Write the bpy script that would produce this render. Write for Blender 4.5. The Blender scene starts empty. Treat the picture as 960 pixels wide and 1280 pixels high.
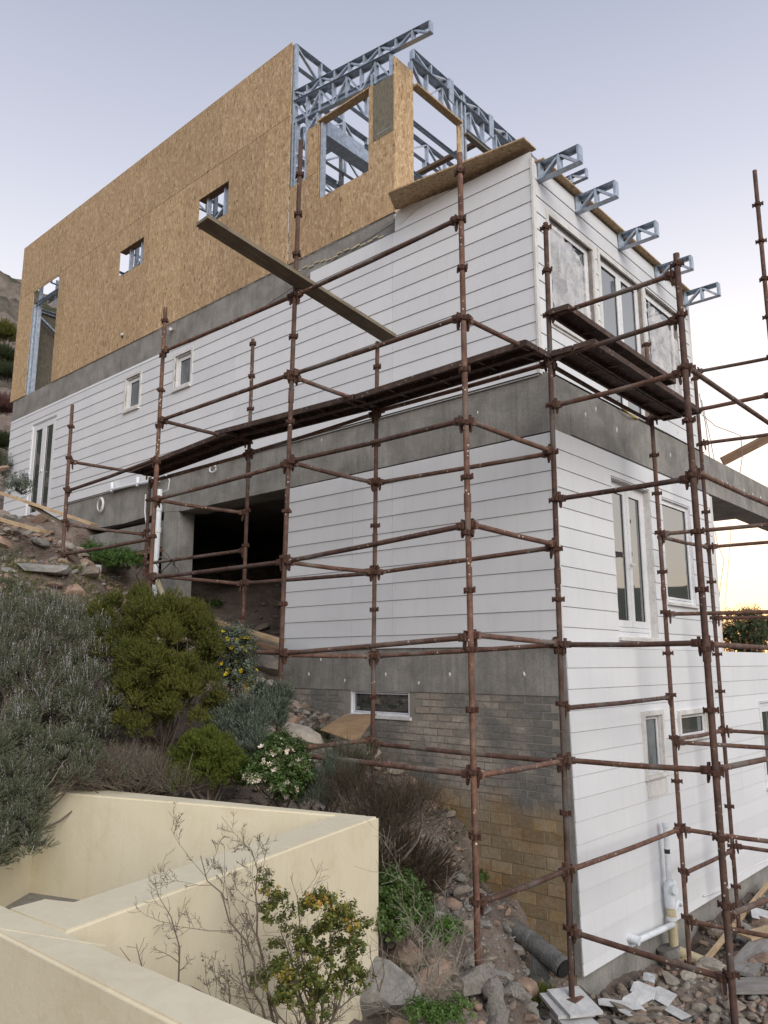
import bpy, bmesh, math, random
import numpy as np
from mathutils import Vector, Matrix
random.seed(7); RNG = np.random.default_rng(7)
SC = bpy.context.scene; COL = SC.collection
R = math.radians

# ------------------------------------------------------------------ camera
FPX = 985.0
PITCH = math.atan(188 / 985.0); YAW = R(48.16)
FH = Vector((-math.cos(YAW), math.sin(YAW), 0)); RT = Vector((math.sin(YAW), math.cos(YAW), 0)); UP = Vector((0, 0, 1))
_a = math.atan(222 / 1002.8)
CAM = -(FH * math.cos(_a) + RT * math.sin(_a)) * 9.0
FW = FH * math.cos(PITCH) + UP * math.sin(PITCH); CU = UP * math.cos(PITCH) - FH * math.sin(PITCH)
cd = bpy.data.cameras.new('camera'); cam = bpy.data.objects.new('camera', cd); COL.objects.link(cam)
cd.sensor_fit = 'VERTICAL'; cd.sensor_height = 36; cd.lens = FPX / 1280 * 36
cd.clip_start = 0.05; cd.clip_end = 5000
mt = Matrix((RT, CU, -FW)).transposed().to_4x4(); mt.translation = CAM
cam.matrix_world = mt; SC.camera = cam

# ------------------------------------------------------------------ sky, light, exposure
w = bpy.data.worlds.new('World'); SC.world = w; w.use_nodes = True
nt = w.node_tree; nt.nodes.clear()
out = nt.nodes.new('ShaderNodeOutputWorld'); bg = nt.nodes.new('ShaderNodeBackground')
sky = nt.nodes.new('ShaderNodeTexSky'); sky.sky_type = 'NISHITA'; sky.sun_disc = False
SUN_AZ = R(48.16 + 24 - 90 + 0)            # world azimuth of the sunset glow, clockwise from +Y: 24 deg right of the view
_sd = FH * math.cos(R(27)) + RT * math.sin(R(27))
AZ = math.atan2(_sd.x, _sd.y)
sky.sun_elevation = R(2.5); sky.sun_rotation = AZ
sky.altitude = 0; sky.air_density = 1.0; sky.dust_density = 1.2; sky.ozone_density = 1.6
SKY_STRENGTH = 0.15
# soft pale twilight veil laid over the clear-sky model (a thin even high haze)
mix = nt.nodes.new('ShaderNodeMix'); mix.data_type = 'RGBA'; mix.inputs[0].default_value = 0.76
tc = nt.nodes.new('ShaderNodeTexCoord'); sp = nt.nodes.new('ShaderNodeSeparateXYZ'); rmp = nt.nodes.new('ShaderNodeValToRGB')
nt.links.new(tc.outputs['Generated'], sp.inputs[0]); nt.links.new(sp.outputs['Z'], rmp.inputs[0])
nt.links.new(sky.outputs[0], mix.inputs[6]); nt.links.new(rmp.outputs[0], mix.inputs[7])
nt.links.new(mix.outputs[2], bg.inputs[0]); nt.links.new(bg.outputs[0], out.inputs[0])
bg.inputs[1].default_value = SKY_STRENGTH
cr = rmp.color_ramp
VEIL = [(0.0, (.98, .76, .52)), (0.12, (.98, .875, .79)), (0.36, (.855, .835, .87)), (0.55, (.555, .565, .665)), (0.72, (.35, .378, .472)), (1.0, (.26, .30, .41))]
while len(cr.elements) < len(VEIL): cr.elements.new(0.5)
VK = 5.9
for e, (p, c) in zip(cr.elements, VEIL): e.position = p; e.color = (c[0] * VK, c[1] * VK, c[2] * VK, 1)
sl = bpy.data.lights.new('sky_fill', 'SUN'); so = bpy.data.objects.new('sky_fill', sl); COL.objects.link(so)
sl.energy = 1.55; sl.angle = R(44); sl.color = (1.0, .935, .86)
_ld = Vector((0.80, -0.38, 0.50)).normalized()     # soft lamp added in place of the dusk sky's own light, not the sun
so.rotation_euler = _ld.to_track_quat('Z', 'Y').to_euler(); so.location = (20, -10, 30)
SC.view_settings.view_transform = 'Standard'; SC.view_settings.look = 'None'
SC.view_settings.exposure = 0.72; SC.view_settings.gamma = 1.0
SC.cycles.max_bounces = 8; SC.cycles.transparent_max_bounces = 12
try: SC.cycles.use_denoising = True
except Exception: pass

# ------------------------------------------------------------------ measuring aids: where a sight line meets a real surface
def _ray(px, py): return FW * FPX + RT * (px - 480) + CU * (640 - py)
def hit(ax, c, px, py):
    d = _ray(px, py); return CAM + d * ((c - CAM[ax]) / d[ax])
def HX(c, px, py): return hit(0, c, px, py)
def HY(c, px, py): return hit(1, c, px, py)
def HZ(c, px, py): return hit(2, c, px, py)

# ------------------------------------------------------------------ materials
class NT:
    def __init__(s, name):
        s.m = bpy.data.materials.new(name); s.m.use_nodes = True; s.t = s.m.node_tree; s.t.nodes.clear()
        s.o = s.n('ShaderNodeOutputMaterial'); s.b = s.n('ShaderNodeBsdfPrincipled'); s.l(s.b.outputs[0], s.o.inputs[0])
    def n(s, t, **k):
        x = s.t.nodes.new(t)
        for a, v in k.items(): setattr(x, a, v)
        return x
    def l(s, a, b): s.t.links.new(a, b)
    def coord(s, scale=(1, 1, 1), kind='Object', rot=(0, 0, 0)):
        if kind == 'World': g = s.n('ShaderNodeNewGeometry').outputs['Position']
        else: g = s.n('ShaderNodeTexCoord').outputs[kind]
        mp = s.n('ShaderNodeMapping'); mp.inputs['Scale'].default_value = scale; mp.inputs['Rotation'].default_value = rot
        s.l(g, mp.inputs[0]); return mp.outputs[0]
    def noise(s, vec, scale=5, detail=6, rough=.6, dist=0.0):
        x = s.n('ShaderNodeTexNoise'); x.inputs['Scale'].default_value = scale; x.inputs['Detail'].default_value = detail
        x.inputs['Roughness'].default_value = rough; x.inputs['Distortion'].default_value = dist; s.l(vec, x.inputs['Vector']); return x.outputs['Fac']
    def ramp(s, fac, stops):
        x = s.n('ShaderNodeValToRGB'); e = x.color_ramp.elements
        while len(e) < len(stops): e.new(.5)
        for q, (p, c) in zip(e, stops):
            q.position = p; q.color = (c[0], c[1], c[2], 1) if hasattr(c, '__len__') else (c, c, c, 1)
        s.l(fac, x.inputs[0]); return x.outputs[0]
    def mix(s, fac, a, b, mode='MIX'):
        x = s.n('ShaderNodeMix'); x.data_type = 'RGBA'; x.blend_type = mode
        for i, v in ((0, fac), (6, a), (7, b)):
            if isinstance(v, (int, float)): x.inputs[i].default_value = v if i == 0 else (v, v, v, 1)
            elif isinstance(v, tuple): x.inputs[i].default_value = (*v, 1)
            else: s.l(v, x.inputs[i])
        return x.outputs[2]
    def bump(s, h, strength=.3, dist=.01):
        x = s.n('ShaderNodeBump'); x.inputs['Strength'].default_value = strength; x.inputs['Distance'].default_value = dist
        s.l(h, x.inputs['Height']); s.l(x.outputs[0], s.b.inputs['Normal'])
    def fin(s, col=None, rough=None, metal=0.0, spec=None):
        if col is not None:
            if isinstance(col, tuple): s.b.inputs['Base Color'].default_value = (*col, 1)
            else: s.l(col, s.b.inputs['Base Color'])
        if rough is not None:
            if isinstance(rough, (int, float)): s.b.inputs['Roughness'].default_value = rough
            else: s.l(rough, s.b.inputs['Roughness'])
        s.b.inputs['Metallic'].default_value = metal
        if spec is not None: s.b.inputs['Specular IOR Level'].default_value = spec
        return s.m
    def objrand(s): return s.n('ShaderNodeObjectInfo').outputs['Random']

def simple(name, c1, c2, scale=6, rough=.8, bump=.2, kind='Object', stretch=(1, 1, 1), metal=0.0, fine=None, lo=.35, hi=.65, rv=0.0, bd=.01, spec=None):
    s = NT(name); v = s.coord(stretch, kind); f = s.noise(v, scale, 7, .62)
    c = s.ramp(f, [(lo, c1), (hi, c2)])
    g = s.noise(v, scale * 7, 5, .6)
    c = s.mix(.55, c, s.ramp(g, [(.3, .62), (.7, 1.0)]), 'MULTIPLY')
    if rv: c = s.mix(1.0, c, s.ramp(s.objrand(), [(0, 1 - rv), (1, 1.0)]), 'MULTIPLY')
    if bump: s.bump(g, bump, bd)
    return s.fin(c, rough, metal, spec)

MAT = {}
def build_materials():
    # white fibre cement siding: faint smears, dust runs
    s = NT('siding_paint'); v = s.coord((1, 1, 1), 'World')
    a = s.ramp(s.noise(v, 1.3, 5, .6), [(.3, (.665, .69, .725)), (.7, (.725, .745, .775))])
    st = s.ramp(s.noise(s.coord((5, 5, .5), 'World'), 2.2, 5, .65), [(.50, 1.0), (.76, (.88, .87, .855))])
    a = s.mix(.45, a, st, 'MULTIPLY')
    sp_ = s.ramp(s.noise(v, 30, 3, .7), [(.70, 1.0), (.78, (.80, .78, .75))]); a = s.mix(.5, a, sp_, 'MULTIPLY')
    a = s.mix(1.0, a, s.ramp(s.objrand(), [(0, .91), (1, 1.0)]), 'MULTIPLY')
    s.bump(s.noise(s.coord((1, 1, 6), 'World'), 25, 4, .6), .12, .004); MAT['siding'] = s.fin(a, .55)
    MAT['membrane'] = simple('lap_shade_membrane', (.17, .17, .17), (.25, .25, .25), 4, .9, .1)  # dark tone stands in for lap shadow in the board gaps
    # cast concrete with vertical streaks
    s = NT('cast_concrete'); v = s.coord((1, 1, 1), 'World')
    a = s.ramp(s.noise(v, 1.6, 8, .65), [(.3, (.21, .204, .19)), (.55, (.30, .292, .272)), (.75, (.38, .37, .35))])
    b = s.ramp(s.noise(s.coord((9, 9, .8), 'World'), 1.7, 6, .7), [(.3, .62), (.62, 1.1)])
    a = s.mix(.42, a, b, 'MULTIPLY'); a = s.mix(.8, a, s.ramp(s.noise(v, 3.2, 7, .7, .6), [(.32, .72), (.55, 1.0), (.75, 1.12)]), 'MULTIPLY')
    wv = s.ramp(s.noise(s.coord((4.2, 4.2, .05), 'World'), 1.0, 1, .4), [(.49, 1.0), (.5, .80), (.515, 1.0)]); a = s.mix(.8, a, wv, 'MULTIPLY')
    a = s.mix(.9, a, s.ramp(s.noise(v, 40, 4, .7), [(.35, .75), (.6, 1.0)]), 'MULTIPLY')
    s.bump(s.noise(v, 22, 7, .7), .4, .012); MAT['concrete'] = s.fin(a, .88)
    # rough grey brick, ochre waterproof paint on the lower courses
    s = NT('grey_brick'); v = s.coord((1, 1, 1), 'World')
    a = s.mix(s.objrand(), (.33, .285, .235), (.44, .39, .335))
    a = s.mix(s.ramp(s.noise(v, 1.0, 5, .7, .4), [(.42, 0.0), (.58, 1.0)]), a, (.175, .175, .165))
    och = s.mix(s.ramp(s.noise(v, 2.2, 7, .75, .5), [(.36, 0.0), (.64, 1.0)]), (.33, .285, .20), (.34, .215, .095)); och = s.mix(1.0, och, s.ramp(s.objrand(), [(0, .72), (1, 1.12)]), 'MULTIPLY')
    sep = s.n('ShaderNodeSeparateXYZ'); s.l(v, sep.inputs[0])
    ad = s.n('ShaderNodeMath', operation='MULTIPLY_ADD'); s.l(s.noise(v, 1.4, 5, .6), ad.inputs[0]); ad.inputs[1].default_value = 1.1; s.l(sep.outputs['Z'], ad.inputs[2])
    mr = s.n('ShaderNodeMapRange'); s.l(ad.outputs[0], mr.inputs[0]); mr.inputs[1].default_value = -.85; mr.inputs[2].default_value = -1.25
    a = s.mix(mr.outputs[0], a, och)
    a = s.mix(.9, a, s.ramp(s.noise(v, 26, 6, .75), [(.3, .62), (.65, 1.08)]), 'MULTIPLY')
    s.bump(s.noise(v, 45, 6, .7), .5, .01); MAT['brick'] = s.fin(a, .92)
    s = NT('brick_mortar'); v = s.coord((1, 1, 1), 'World')
    a = s.ramp(s.noise(v, 1.2, 6, .7), [(.35, (.20, .185, .165)), (.65, (.30, .275, .245))])
    sep = s.n('ShaderNodeSeparateXYZ'); s.l(v, sep.inputs[0])
    ad = s.n('ShaderNodeMath', operation='MULTIPLY_ADD'); s.l(s.noise(v, 1.4, 5, .6), ad.inputs[0]); ad.inputs[1].default_value = 1.1; s.l(sep.outputs['Z'], ad.inputs[2])
    mr = s.n('ShaderNodeMapRange'); s.l(ad.outputs[0], mr.inputs[0]); mr.inputs[1].default_value = -.85; mr.inputs[2].default_value = -1.25
    a = s.mix(mr.outputs[0], a, (.26, .20, .12)); s.bump(s.noise(v, 50, 6, .7), .5, .01); MAT['mortar'] = s.fin(a, .95)
    # OSB: strands mostly upright with crossed ones
    s = NT('strand_board')
    def flake(sc, rot):
        v0 = s.coord(sc, 'World', rot); n = s.n('ShaderNodeTexNoise'); n.inputs['Scale'].default_value = .35; s.l(v0, n.inputs['Vector'])
        ma = s.n('ShaderNodeVectorMath', operation='MULTIPLY_ADD'); s.l(n.outputs['Color'], ma.inputs[0]); ma.inputs[1].default_value = (2.2, 2.2, 2.2); s.l(v0, ma.inputs[2])
        x = s.n('ShaderNodeTexVoronoi'); x.inputs['Scale'].default_value = 1.0; s.l(ma.outputs[0], x.inputs['Vector'])
        q = s.n('ShaderNodeSeparateColor'); s.l(x.outputs['Color'], q.inputs[0]); return q.outputs[0], x.outputs['Distance']
    f1, d1 = flake((42, 42, 9), (0, R(6), 0)); f2, d2 = flake((34, 34, 12), (0, R(-38), 0)); f3, d3 = flake((30, 30, 14), (R(10), R(50), 0))
    m1 = s.ramp(s.noise(s.coord((6, 6, 6), 'World'), 2.0, 4, .6), [(.48, 0.0), (.56, 1.0)]); m2 = s.ramp(s.noise(s.coord((9, 9, 9), 'World'), 1.7, 3, .6), [(.55, 0.0), (.6, 1.0)])
    a = s.mix(m2, s.mix(m1, f1, f2), f3)
    c = s.ramp(a, [(0, (.19, .115, .055)), (.08, (.36, .235, .125)), (.45, (.46, .315, .175)), (.8, (.54, .39, .225)), (1, (.66, .51, .33))])
    c = s.mix(.5, c, s.ramp(s.noise(s.coord((1, 1, 1), 'World'), .6, 4, .6), [(.3, (.86, .84, .80)), (.7, 1.0)]), 'MULTIPLY')
    c = s.mix(1.0, c, s.ramp(s.objrand(), [(0, .86), (1, 1.04)]), 'MULTIPLY')
    s.bump(a, .25, .004); MAT['osb'] = s.fin(c, .7)
    s = NT('weathered_strand_board'); v = s.coord((1, 1, 1), 'World'); c = s.ramp(s.noise(s.coord((20, 20, 5), 'World'), 2, 5, .7), [(.3, (.10, .09, .065)), (.7, (.26, .235, .18))])
    s.bump(s.noise(v, 60, 4, .7), .4, .006); MAT['osb_old'] = s.fin(c, .85)
    # galvanised steel
    s = NT('galvanised_steel'); v = s.coord((1, 1, 1), 'World')
    c = s.ramp(s.noise(v, 14, 4, .6), [(.3, (.30, .355, .42)), (.7, (.52, .59, .68))]); s.bump(s.noise(v, 60, 3, .5), .1, .003)
    MAT['steel'] = s.fin(c, .38, .55)
    MAT['steel_dark'] = simple('steel_inner_face', (.16, .18, .21), (.26, .29, .33), 10, .5, .1, metal=.4)
    # rusted scaffold with cement specks
    s = NT('rusted_scaffold_steel'); v = s.coord((1, 1, 1), 'World')
    c = s.ramp(s.noise(v, 9, 7, .7), [(.28, (.048, .026, .020)), (.5, (.118, .062, .046)), (.68, (.20, .11, .078)), (.8, (.26, .18, .135))])
    c = s.mix(s.ramp(s.noise(s.coord((1, 1, .35), 'World'), 2.2, 4, .6), [(.52, 0.0), (.66, .6)]), c, (.21, .20, .185))
    vo = s.n('ShaderNodeTexVoronoi'); vo.inputs['Scale'].default_value = 22; s.l(v, vo.inputs['Vector'])
    spk = s.ramp(vo.outputs['Distance'], [(.17, 1.0), (.22, 0.0)]); sm = s.ramp(s.noise(v, 4, 3, .6), [(.5, 0.0), (.6, 1.0)])
    c = s.mix(s.mix(1.0, spk, sm, 'MULTIPLY'), c, (.55, .50, .44))
    c = s.mix(1.0, c, s.ramp(s.objrand(), [(0, (.60, .62, .64)), (.5, (.92, .93, .93)), (1, (1.12, 1.08, 1.02))]), 'MULTIPLY'); s.bump(s.noise(v, 70, 5, .7), .5, .004); MAT['rust'] = s.fin(c, .82, .0)
    MAT['rust_dark'] = simple('dark_rusted_fitting', (.045, .022, .016), (.12, .055, .036), 30, .85, .4, 'World', lo=.3, hi=.7)
    s = NT('rusted_deck_plank'); v = s.coord((1, 1, 1), 'World')
    c = s.ramp(s.noise(v, 7, 7, .7), [(.3, (.028, .018, .015)), (.55, (.075, .045, .035)), (.8, (.16, .115, .09))])
    vo = s.n('ShaderNodeTexVoronoi'); vo.inputs['Scale'].default_value = 16; s.l(v, vo.inputs['Vector'])
    c = s.mix(s.ramp(vo.outputs['Distance'], [(.12, .8), (.2, 0.0)]), c, (.30, .26, .22))
    s.bump(s.noise(v, 40, 5, .7), .5, .006); MAT['deck'] = s.fin(c, .85)
    # timber
    def timber(name, c1, c2, sc=(1, 1, 1)):
        s = NT(name); v = s.coord((1.2, 14, 14), 'Object'); g = s.noise(v, 1.8, 6, .65, 1.2)
        c = s.ramp(g, [(.3, c1), (.7, c2)]); c = s.mix(1.0, c, s.ramp(s.objrand(), [(0, .82), (1, 1.05)]), 'MULTIPLY')
        c = s.mix(.7, c, s.ramp(s.noise(s.coord((1, 1, 1), 'Object'), 5, 5, .6), [(.35, .7), (.65, 1.0)]), 'MULTIPLY')
        s.bump(g, .4, .004); return s.fin(c, .8)
    MAT['timber'] = timber('pale_timber', (.38, .26, .15), (.60, .45, .28))
    MAT['timber_old'] = timber('weathered_timber', (.13, .105, .075), (.27, .225, .16))
    MAT['timber_grey'] = timber('greyed_timber', (.20, .19, .18), (.38, .365, .345))
    MAT['timber_brown'] = timber('brown_timber', (.13, .075, .045), (.26, .165, .10))
    MAT['ply'] = timber('plywood_face', (.27, .165, .085), (.48, .33, .19))
    MAT['upvc'] = simple('white_window_plastic', (.76, .78, .83), (.84, .86, .89), 4, .35, 0)
    MAT['pvc'] = simple('white_pipe_plastic', (.68, .74, .80), (.80, .84, .88), 8, .4, .05)
    MAT['pvc_cream'] = simple('cream_pipe_plastic', (.50, .43, .27), (.66, .58, .40), 8, .5, .1)
    MAT['trim'] = simple('white_trim_plaster', (.62, .61, .59), (.78, .78, .77), 5, .7, .2, 'World')
    MAT['reveal'] = simple('shaded_brown_reveal', (.22, .19, .17), (.36, .33, .30), 8, .8, .2, 'World')  # brown, darkened in colour for the shade inside the recess
    s = NT('window_glass'); s.b.inputs['IOR'].default_value = 4.2; s.b.inputs['Alpha'].default_value = .9
    MAT['glass'] = s.fin((.05, .06, .06), .02)
    s = NT('frosted_glass'); c = s.ramp(s.noise(s.coord((1, 1, 1), 'World'), 5, 4, .6), [(.3, (.10, .12, .135)), (.7, (.20, .225, .24))])
    s.bump(s.noise(s.coord((1, 1, 1), 'World'), 60, 3, .6), .3, .004); MAT['glass_frost'] = s.fin(c, .22)
    s = NT('clear_plastic_sheet'); v = s.coord((1, 1, 1), 'Object')
    s.bump(s.noise(v, 5, 3, .5, 1.5), .5, .03); s.l(s.ramp(s.noise(v, 4, 4, .6, 1.5), [(.35, .30), (.7, .75)]), s.b.inputs['Alpha'])
    MAT['sheet'] = s.fin(s.ramp(s.noise(v, 11, 5, .7, 2.0), [(.3, (.62, .62, .64)), (.7, (.82, .81, .80))]), .16)
    # cream plaster
    s = NT('cream_plaster'); v = s.coord((1, 1, 1), 'World')
    c = s.ramp(s.noise(v, .9, 6, .6), [(.3, (.64, .58, .43)), (.7, (.72, .665, .505))])
    c = s.mix(.6, c, s.ramp(s.noise(s.coord((6, 6, .7), 'World'), 1.6, 6, .65), [(.34, (.95, .94, .91)), (.66, 1.0)]), 'MULTIPLY')
    c = s.mix(.5, c, s.ramp(s.noise(v, 13, 6, .7), [(.62, 1.0), (.78, (.80, .76, .68))]), 'MULTIPLY')
    c = s.mix(.5, c, s.ramp(s.noise(s.coord((11, 11, .55), 'World'), 1.1, 7, .7), [(.54, 1.0), (.76, (.86, .84, .79))]), 'MULTIPLY'); c = s.mix(.6, c, s.ramp(s.noise(v, 3.1, 8, .75, .8), [(.30, (.84, .81, .74)), (.50, 1.0)]), 'MULTIPLY'); s.bump(s.noise(v, 34, 8, .75), .35, .007); MAT['cream'] = s.fin(c, .85)
    # ground
    s = NT('rubble_soil'); v = s.coord((1, 1, 1), 'World')
    c = s.ramp(s.noise(v, 2.5, 9, .7), [(.3, (.10, .078, .064)), (.5, (.195, .155, .13)), (.7, (.30, .25, .215))])
    c = s.mix(.8, c, s.ramp(s.noise(v, 40, 6, .8), [(.35, .6), (.6, 1.15)]), 'MULTIPLY')
    s.bump(s.noise(v, 24, 8, .75), .9, .05); MAT['soil'] = s.fin(c, .95)
    for nm, a, b in (('stone', (.20, .165, .135), (.42, .35, .285)), ('stone_pink', (.24, .165, .125), (.46, .33, .255)), ('stone_grey', (.19, .185, .175), (.42, .405, .375)), ('stone_pale', (.28, .25, .21), (.50, .455, .39))):
        s = NT(nm); v = s.coord((1, 1, 1), 'Object'); c = s.ramp(s.noise(v, 5, 8, .7, .5), [(.3, a), (.68, b)])
        c = s.mix(1.0, c, s.ramp(s.objrand(), [(0, .62), (1, 1.05)]), 'MULTIPLY')
        c = s.mix(.7, c, s.ramp(s.noise(v, 38, 5, .8), [(.35, .65), (.6, 1.1)]), 'MULTIPLY')
        s.bump(s.noise(v, 18, 8, .75), .7, .02); MAT[nm] = s.fin(c, .9)
    def leaf(name, cols, rough=.6, tr=0.0):
        s = NT(name); g = s.n('ShaderNodeNewGeometry'); n = s.noise(s.coord((1, 1, 1), 'World'), 3.2, 3, .6)
        md = s.n('ShaderNodeMath', operation='MULTIPLY_ADD'); s.l(g.outputs['Random Per Island'], md.inputs[0]); md.inputs[1].default_value = .55
        m2 = s.n('ShaderNodeMath', operation='MULTIPLY'); s.l(n, m2.inputs[0]); m2.inputs[1].default_value = .5; s.l(m2.outputs[0], md.inputs[2])
        c = s.ramp(md.outputs[0], [(.12 + .76 * i / (len(cols) - 1), q) for i, q in enumerate(cols)])
        s.fin(c, rough, 0, .3)
        if tr:
            t = s.n('ShaderNodeBsdfTranslucent'); s.l(c, t.inputs[0]); ms = s.n('ShaderNodeMixShader'); ms.inputs[0].default_value = tr
            s.l(s.b.outputs[0], ms.inputs[1]); s.l(t.outputs[0], ms.inputs[2]); s.l(ms.outputs[0], s.o.inputs[0])
        return s.m
    MAT['lav'] = leaf('grey_green_foliage', [(.045, .055, .03), (.09, .108, .06), (.16, .175, .11), (.25, .25, .185)], tr=.15)
    MAT['lavflower'] = leaf('faded_mauve_spikes', [(.24, .225, .25), (.38, .355, .39), (.54, .51, .55)])
    MAT['gold'] = leaf('gold_green_foliage', [(.035, .048, .012), (.085, .10, .02), (.15, .16, .032), (.25, .23, .055)], tr=.2)
    MAT['lime'] = leaf('fresh_green_foliage', [(.06, .085, .014), (.12, .155, .025), (.20, .225, .04)], tr=.25)
    MAT['sage'] = leaf('sage_foliage', [(.06, .08, .055), (.11, .14, .10), (.19, .215, .17)], tr=.2)
    MAT['leafgreen'] = leaf('glossy_green_leaves', [(.025, .05, .012), (.055, .095, .022), (.10, .15, .04)], .4, .15)
    MAT['leafdark'] = leaf('dark_green_leaves', [(.02, .032, .014), (.045, .062, .024), (.08, .10, .04)], .6, .1)
    MAT['olive'] = leaf('olive_yellow_leaves', [(.035, .055, .015), (.06, .085, .02), (.10, .125, .028), (.16, .165, .035), (.26, .21, .045)], .45, .2)
    MAT['bright'] = leaf('bright_green_leaves', [(.04, .085, .015), (.075, .15, .028), (.12, .20, .05)], .5, .2)
    MAT['brownreed'] = leaf('brown_wiry_stems', [(.016, .013, .009), (.034, .026, .016), (.075, .046, .03), (.06, .065, .036)], .7)
    MAT['twig'] = leaf('grey_brown_twigs', [(.085, .065, .05), (.15, .12, .095), (.22, .19, .16)], .8)
    MAT['twigpale'] = leaf('pale_dry_twigs', [(.16, .145, .12), (.26, .235, .20), (.34, .31, .27)], .8)
    MAT['yellow'] = leaf('yellow_petals', [(.62, .48, .02), (.80, .66, .06)], .5, .2)
    MAT['white_petal'] = leaf('blush_white_petals', [(.66, .48, .40), (.80, .72, .60), (.86, .82, .74)], .5, .2)
    MAT['pinkpetal'] = leaf('pink_petals', [(.45, .22, .20), (.65, .42, .38)], .5, .2)
    MAT['seed'] = leaf('dark_seed_heads', [(.02, .012, .010), (.06, .035, .025)], .7)
    MAT['maroon'] = leaf('dusky_maroon_leaves', [(.07, .03, .03), (.16, .08, .075), (.22, .14, .12)], .7)
    MAT['dryweed'] = leaf('dry_grass', [(.10, .085, .05), (.20, .17, .11), (.10, .13, .05)], .8)
    MAT['blackwrap'] = simple('dusty_black_sheeting', (.10, .105, .105), (.26, .262, .255), 9, .6, .8, lo=.3, hi=.7, bd=.03)
    MAT['driftwood'] = None
    s = NT('driftwood'); v = s.coord((3, 3, 1.5), 'Object'); g = s.noise(v, 6, 8, .75, 2.5); c = s.ramp(g, [(.3, (.09, .08, .07)), (.7, (.34, .32, .29))]); s.bump(g, .9, .02); MAT['driftwood'] = s.fin(c, .85)
    MAT['whiteboard'] = simple('dusty_white_board', (.50, .51, .52), (.68, .69, .70), 7, .7, .3, rv=.15)
    MAT['white'] = simple('white_paint', (.72, .73, .73), (.82, .82, .81), 9, .5, .05)
    MAT['black'] = simple('black_plastic', (.012, .012, .012), (.03, .03, .03), 9, .5, .1)
    MAT['yellowtape'] = simple('yellow_strap', (.55, .38, .06), (.70, .50, .12), 9, .6, .1)
    MAT['wire'] = simple('thin_grey_wire', (.14, .13, .12), (.25, .24, .23), 9, .5, 0)
    MAT['cloth'] = simple('crumpled_foil_bag', (.35, .37, .40), (.70, .72, .75), 25, .3, .9, bd=.02)
    MAT['hillrock'] = None
    s = NT('rocky_hillside'); v = s.coord((1, 1, 1), 'World')
    rk = s.ramp(s.noise(v, .45, 9, .72, .6), [(.3, (.11, .09, .07)), (.5, (.24, .20, .165)), (.7, (.36, .31, .26))])
    gr = s.ramp(s.noise(v, 1.6, 7, .7), [(.3, (.03, .035, .015)), (.7, (.095, .10, .045))])
    c = s.mix(s.ramp(s.noise(v, .16, 6, .7), [(.40, 1.0), (.56, 0.0)]), rk, gr)
    s.bump(s.noise(v, .8, 9, .75), 1.0, .8); MAT['hillrock'] = s.fin(c, .95)
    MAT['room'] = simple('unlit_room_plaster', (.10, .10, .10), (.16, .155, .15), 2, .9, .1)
    MAT['dab'] = simple('white_filler_dab', (.62, .62, .60), (.75, .75, .73), 20, .8, .3)
    MAT['far'] = simple('far_hill_scrub', (.05, .06, .035), (.13, .12, .08), .02, .95, 0, 'World')
build_materials()

# ------------------------------------------------------------------ object helpers
ORG = {}
def tag(o, label=None, cat=None, group=None, kind=None):
    if label: o['label'] = label
    if cat: o['category'] = cat
    if group: o['group'] = group
    if kind: o['kind'] = kind
    return o
def empty(name, loc, label, cat, group=None):
    o = bpy.data.objects.new(name, None); COL.objects.link(o); o.location = loc; ORG[o.name] = Vector(loc); o.empty_display_size = .2
    return tag(o, label, cat, group)
def link(name, me, parent=None, loc=None, rot=None, scale=None):
    o = bpy.data.objects.new(name, me); COL.objects.link(o)
    po = ORG[parent.name] if parent else Vector((0, 0, 0))
    wl = Vector(loc) if loc is not None else po
    o.location = wl - po
    if rot is not None: o.rotation_euler = rot
    if scale is not None: o.scale = scale
    if parent: o.parent = parent
    ORG[o.name] = wl
    return o
def frame_axes(d):
    d = Vector(d).normalized(); a = Vector((0, 0, 1)) if abs(d.z) < .9 else Vector((1, 0, 0))
    u = d.cross(a).normalized(); return d, u, d.cross(u)
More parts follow.
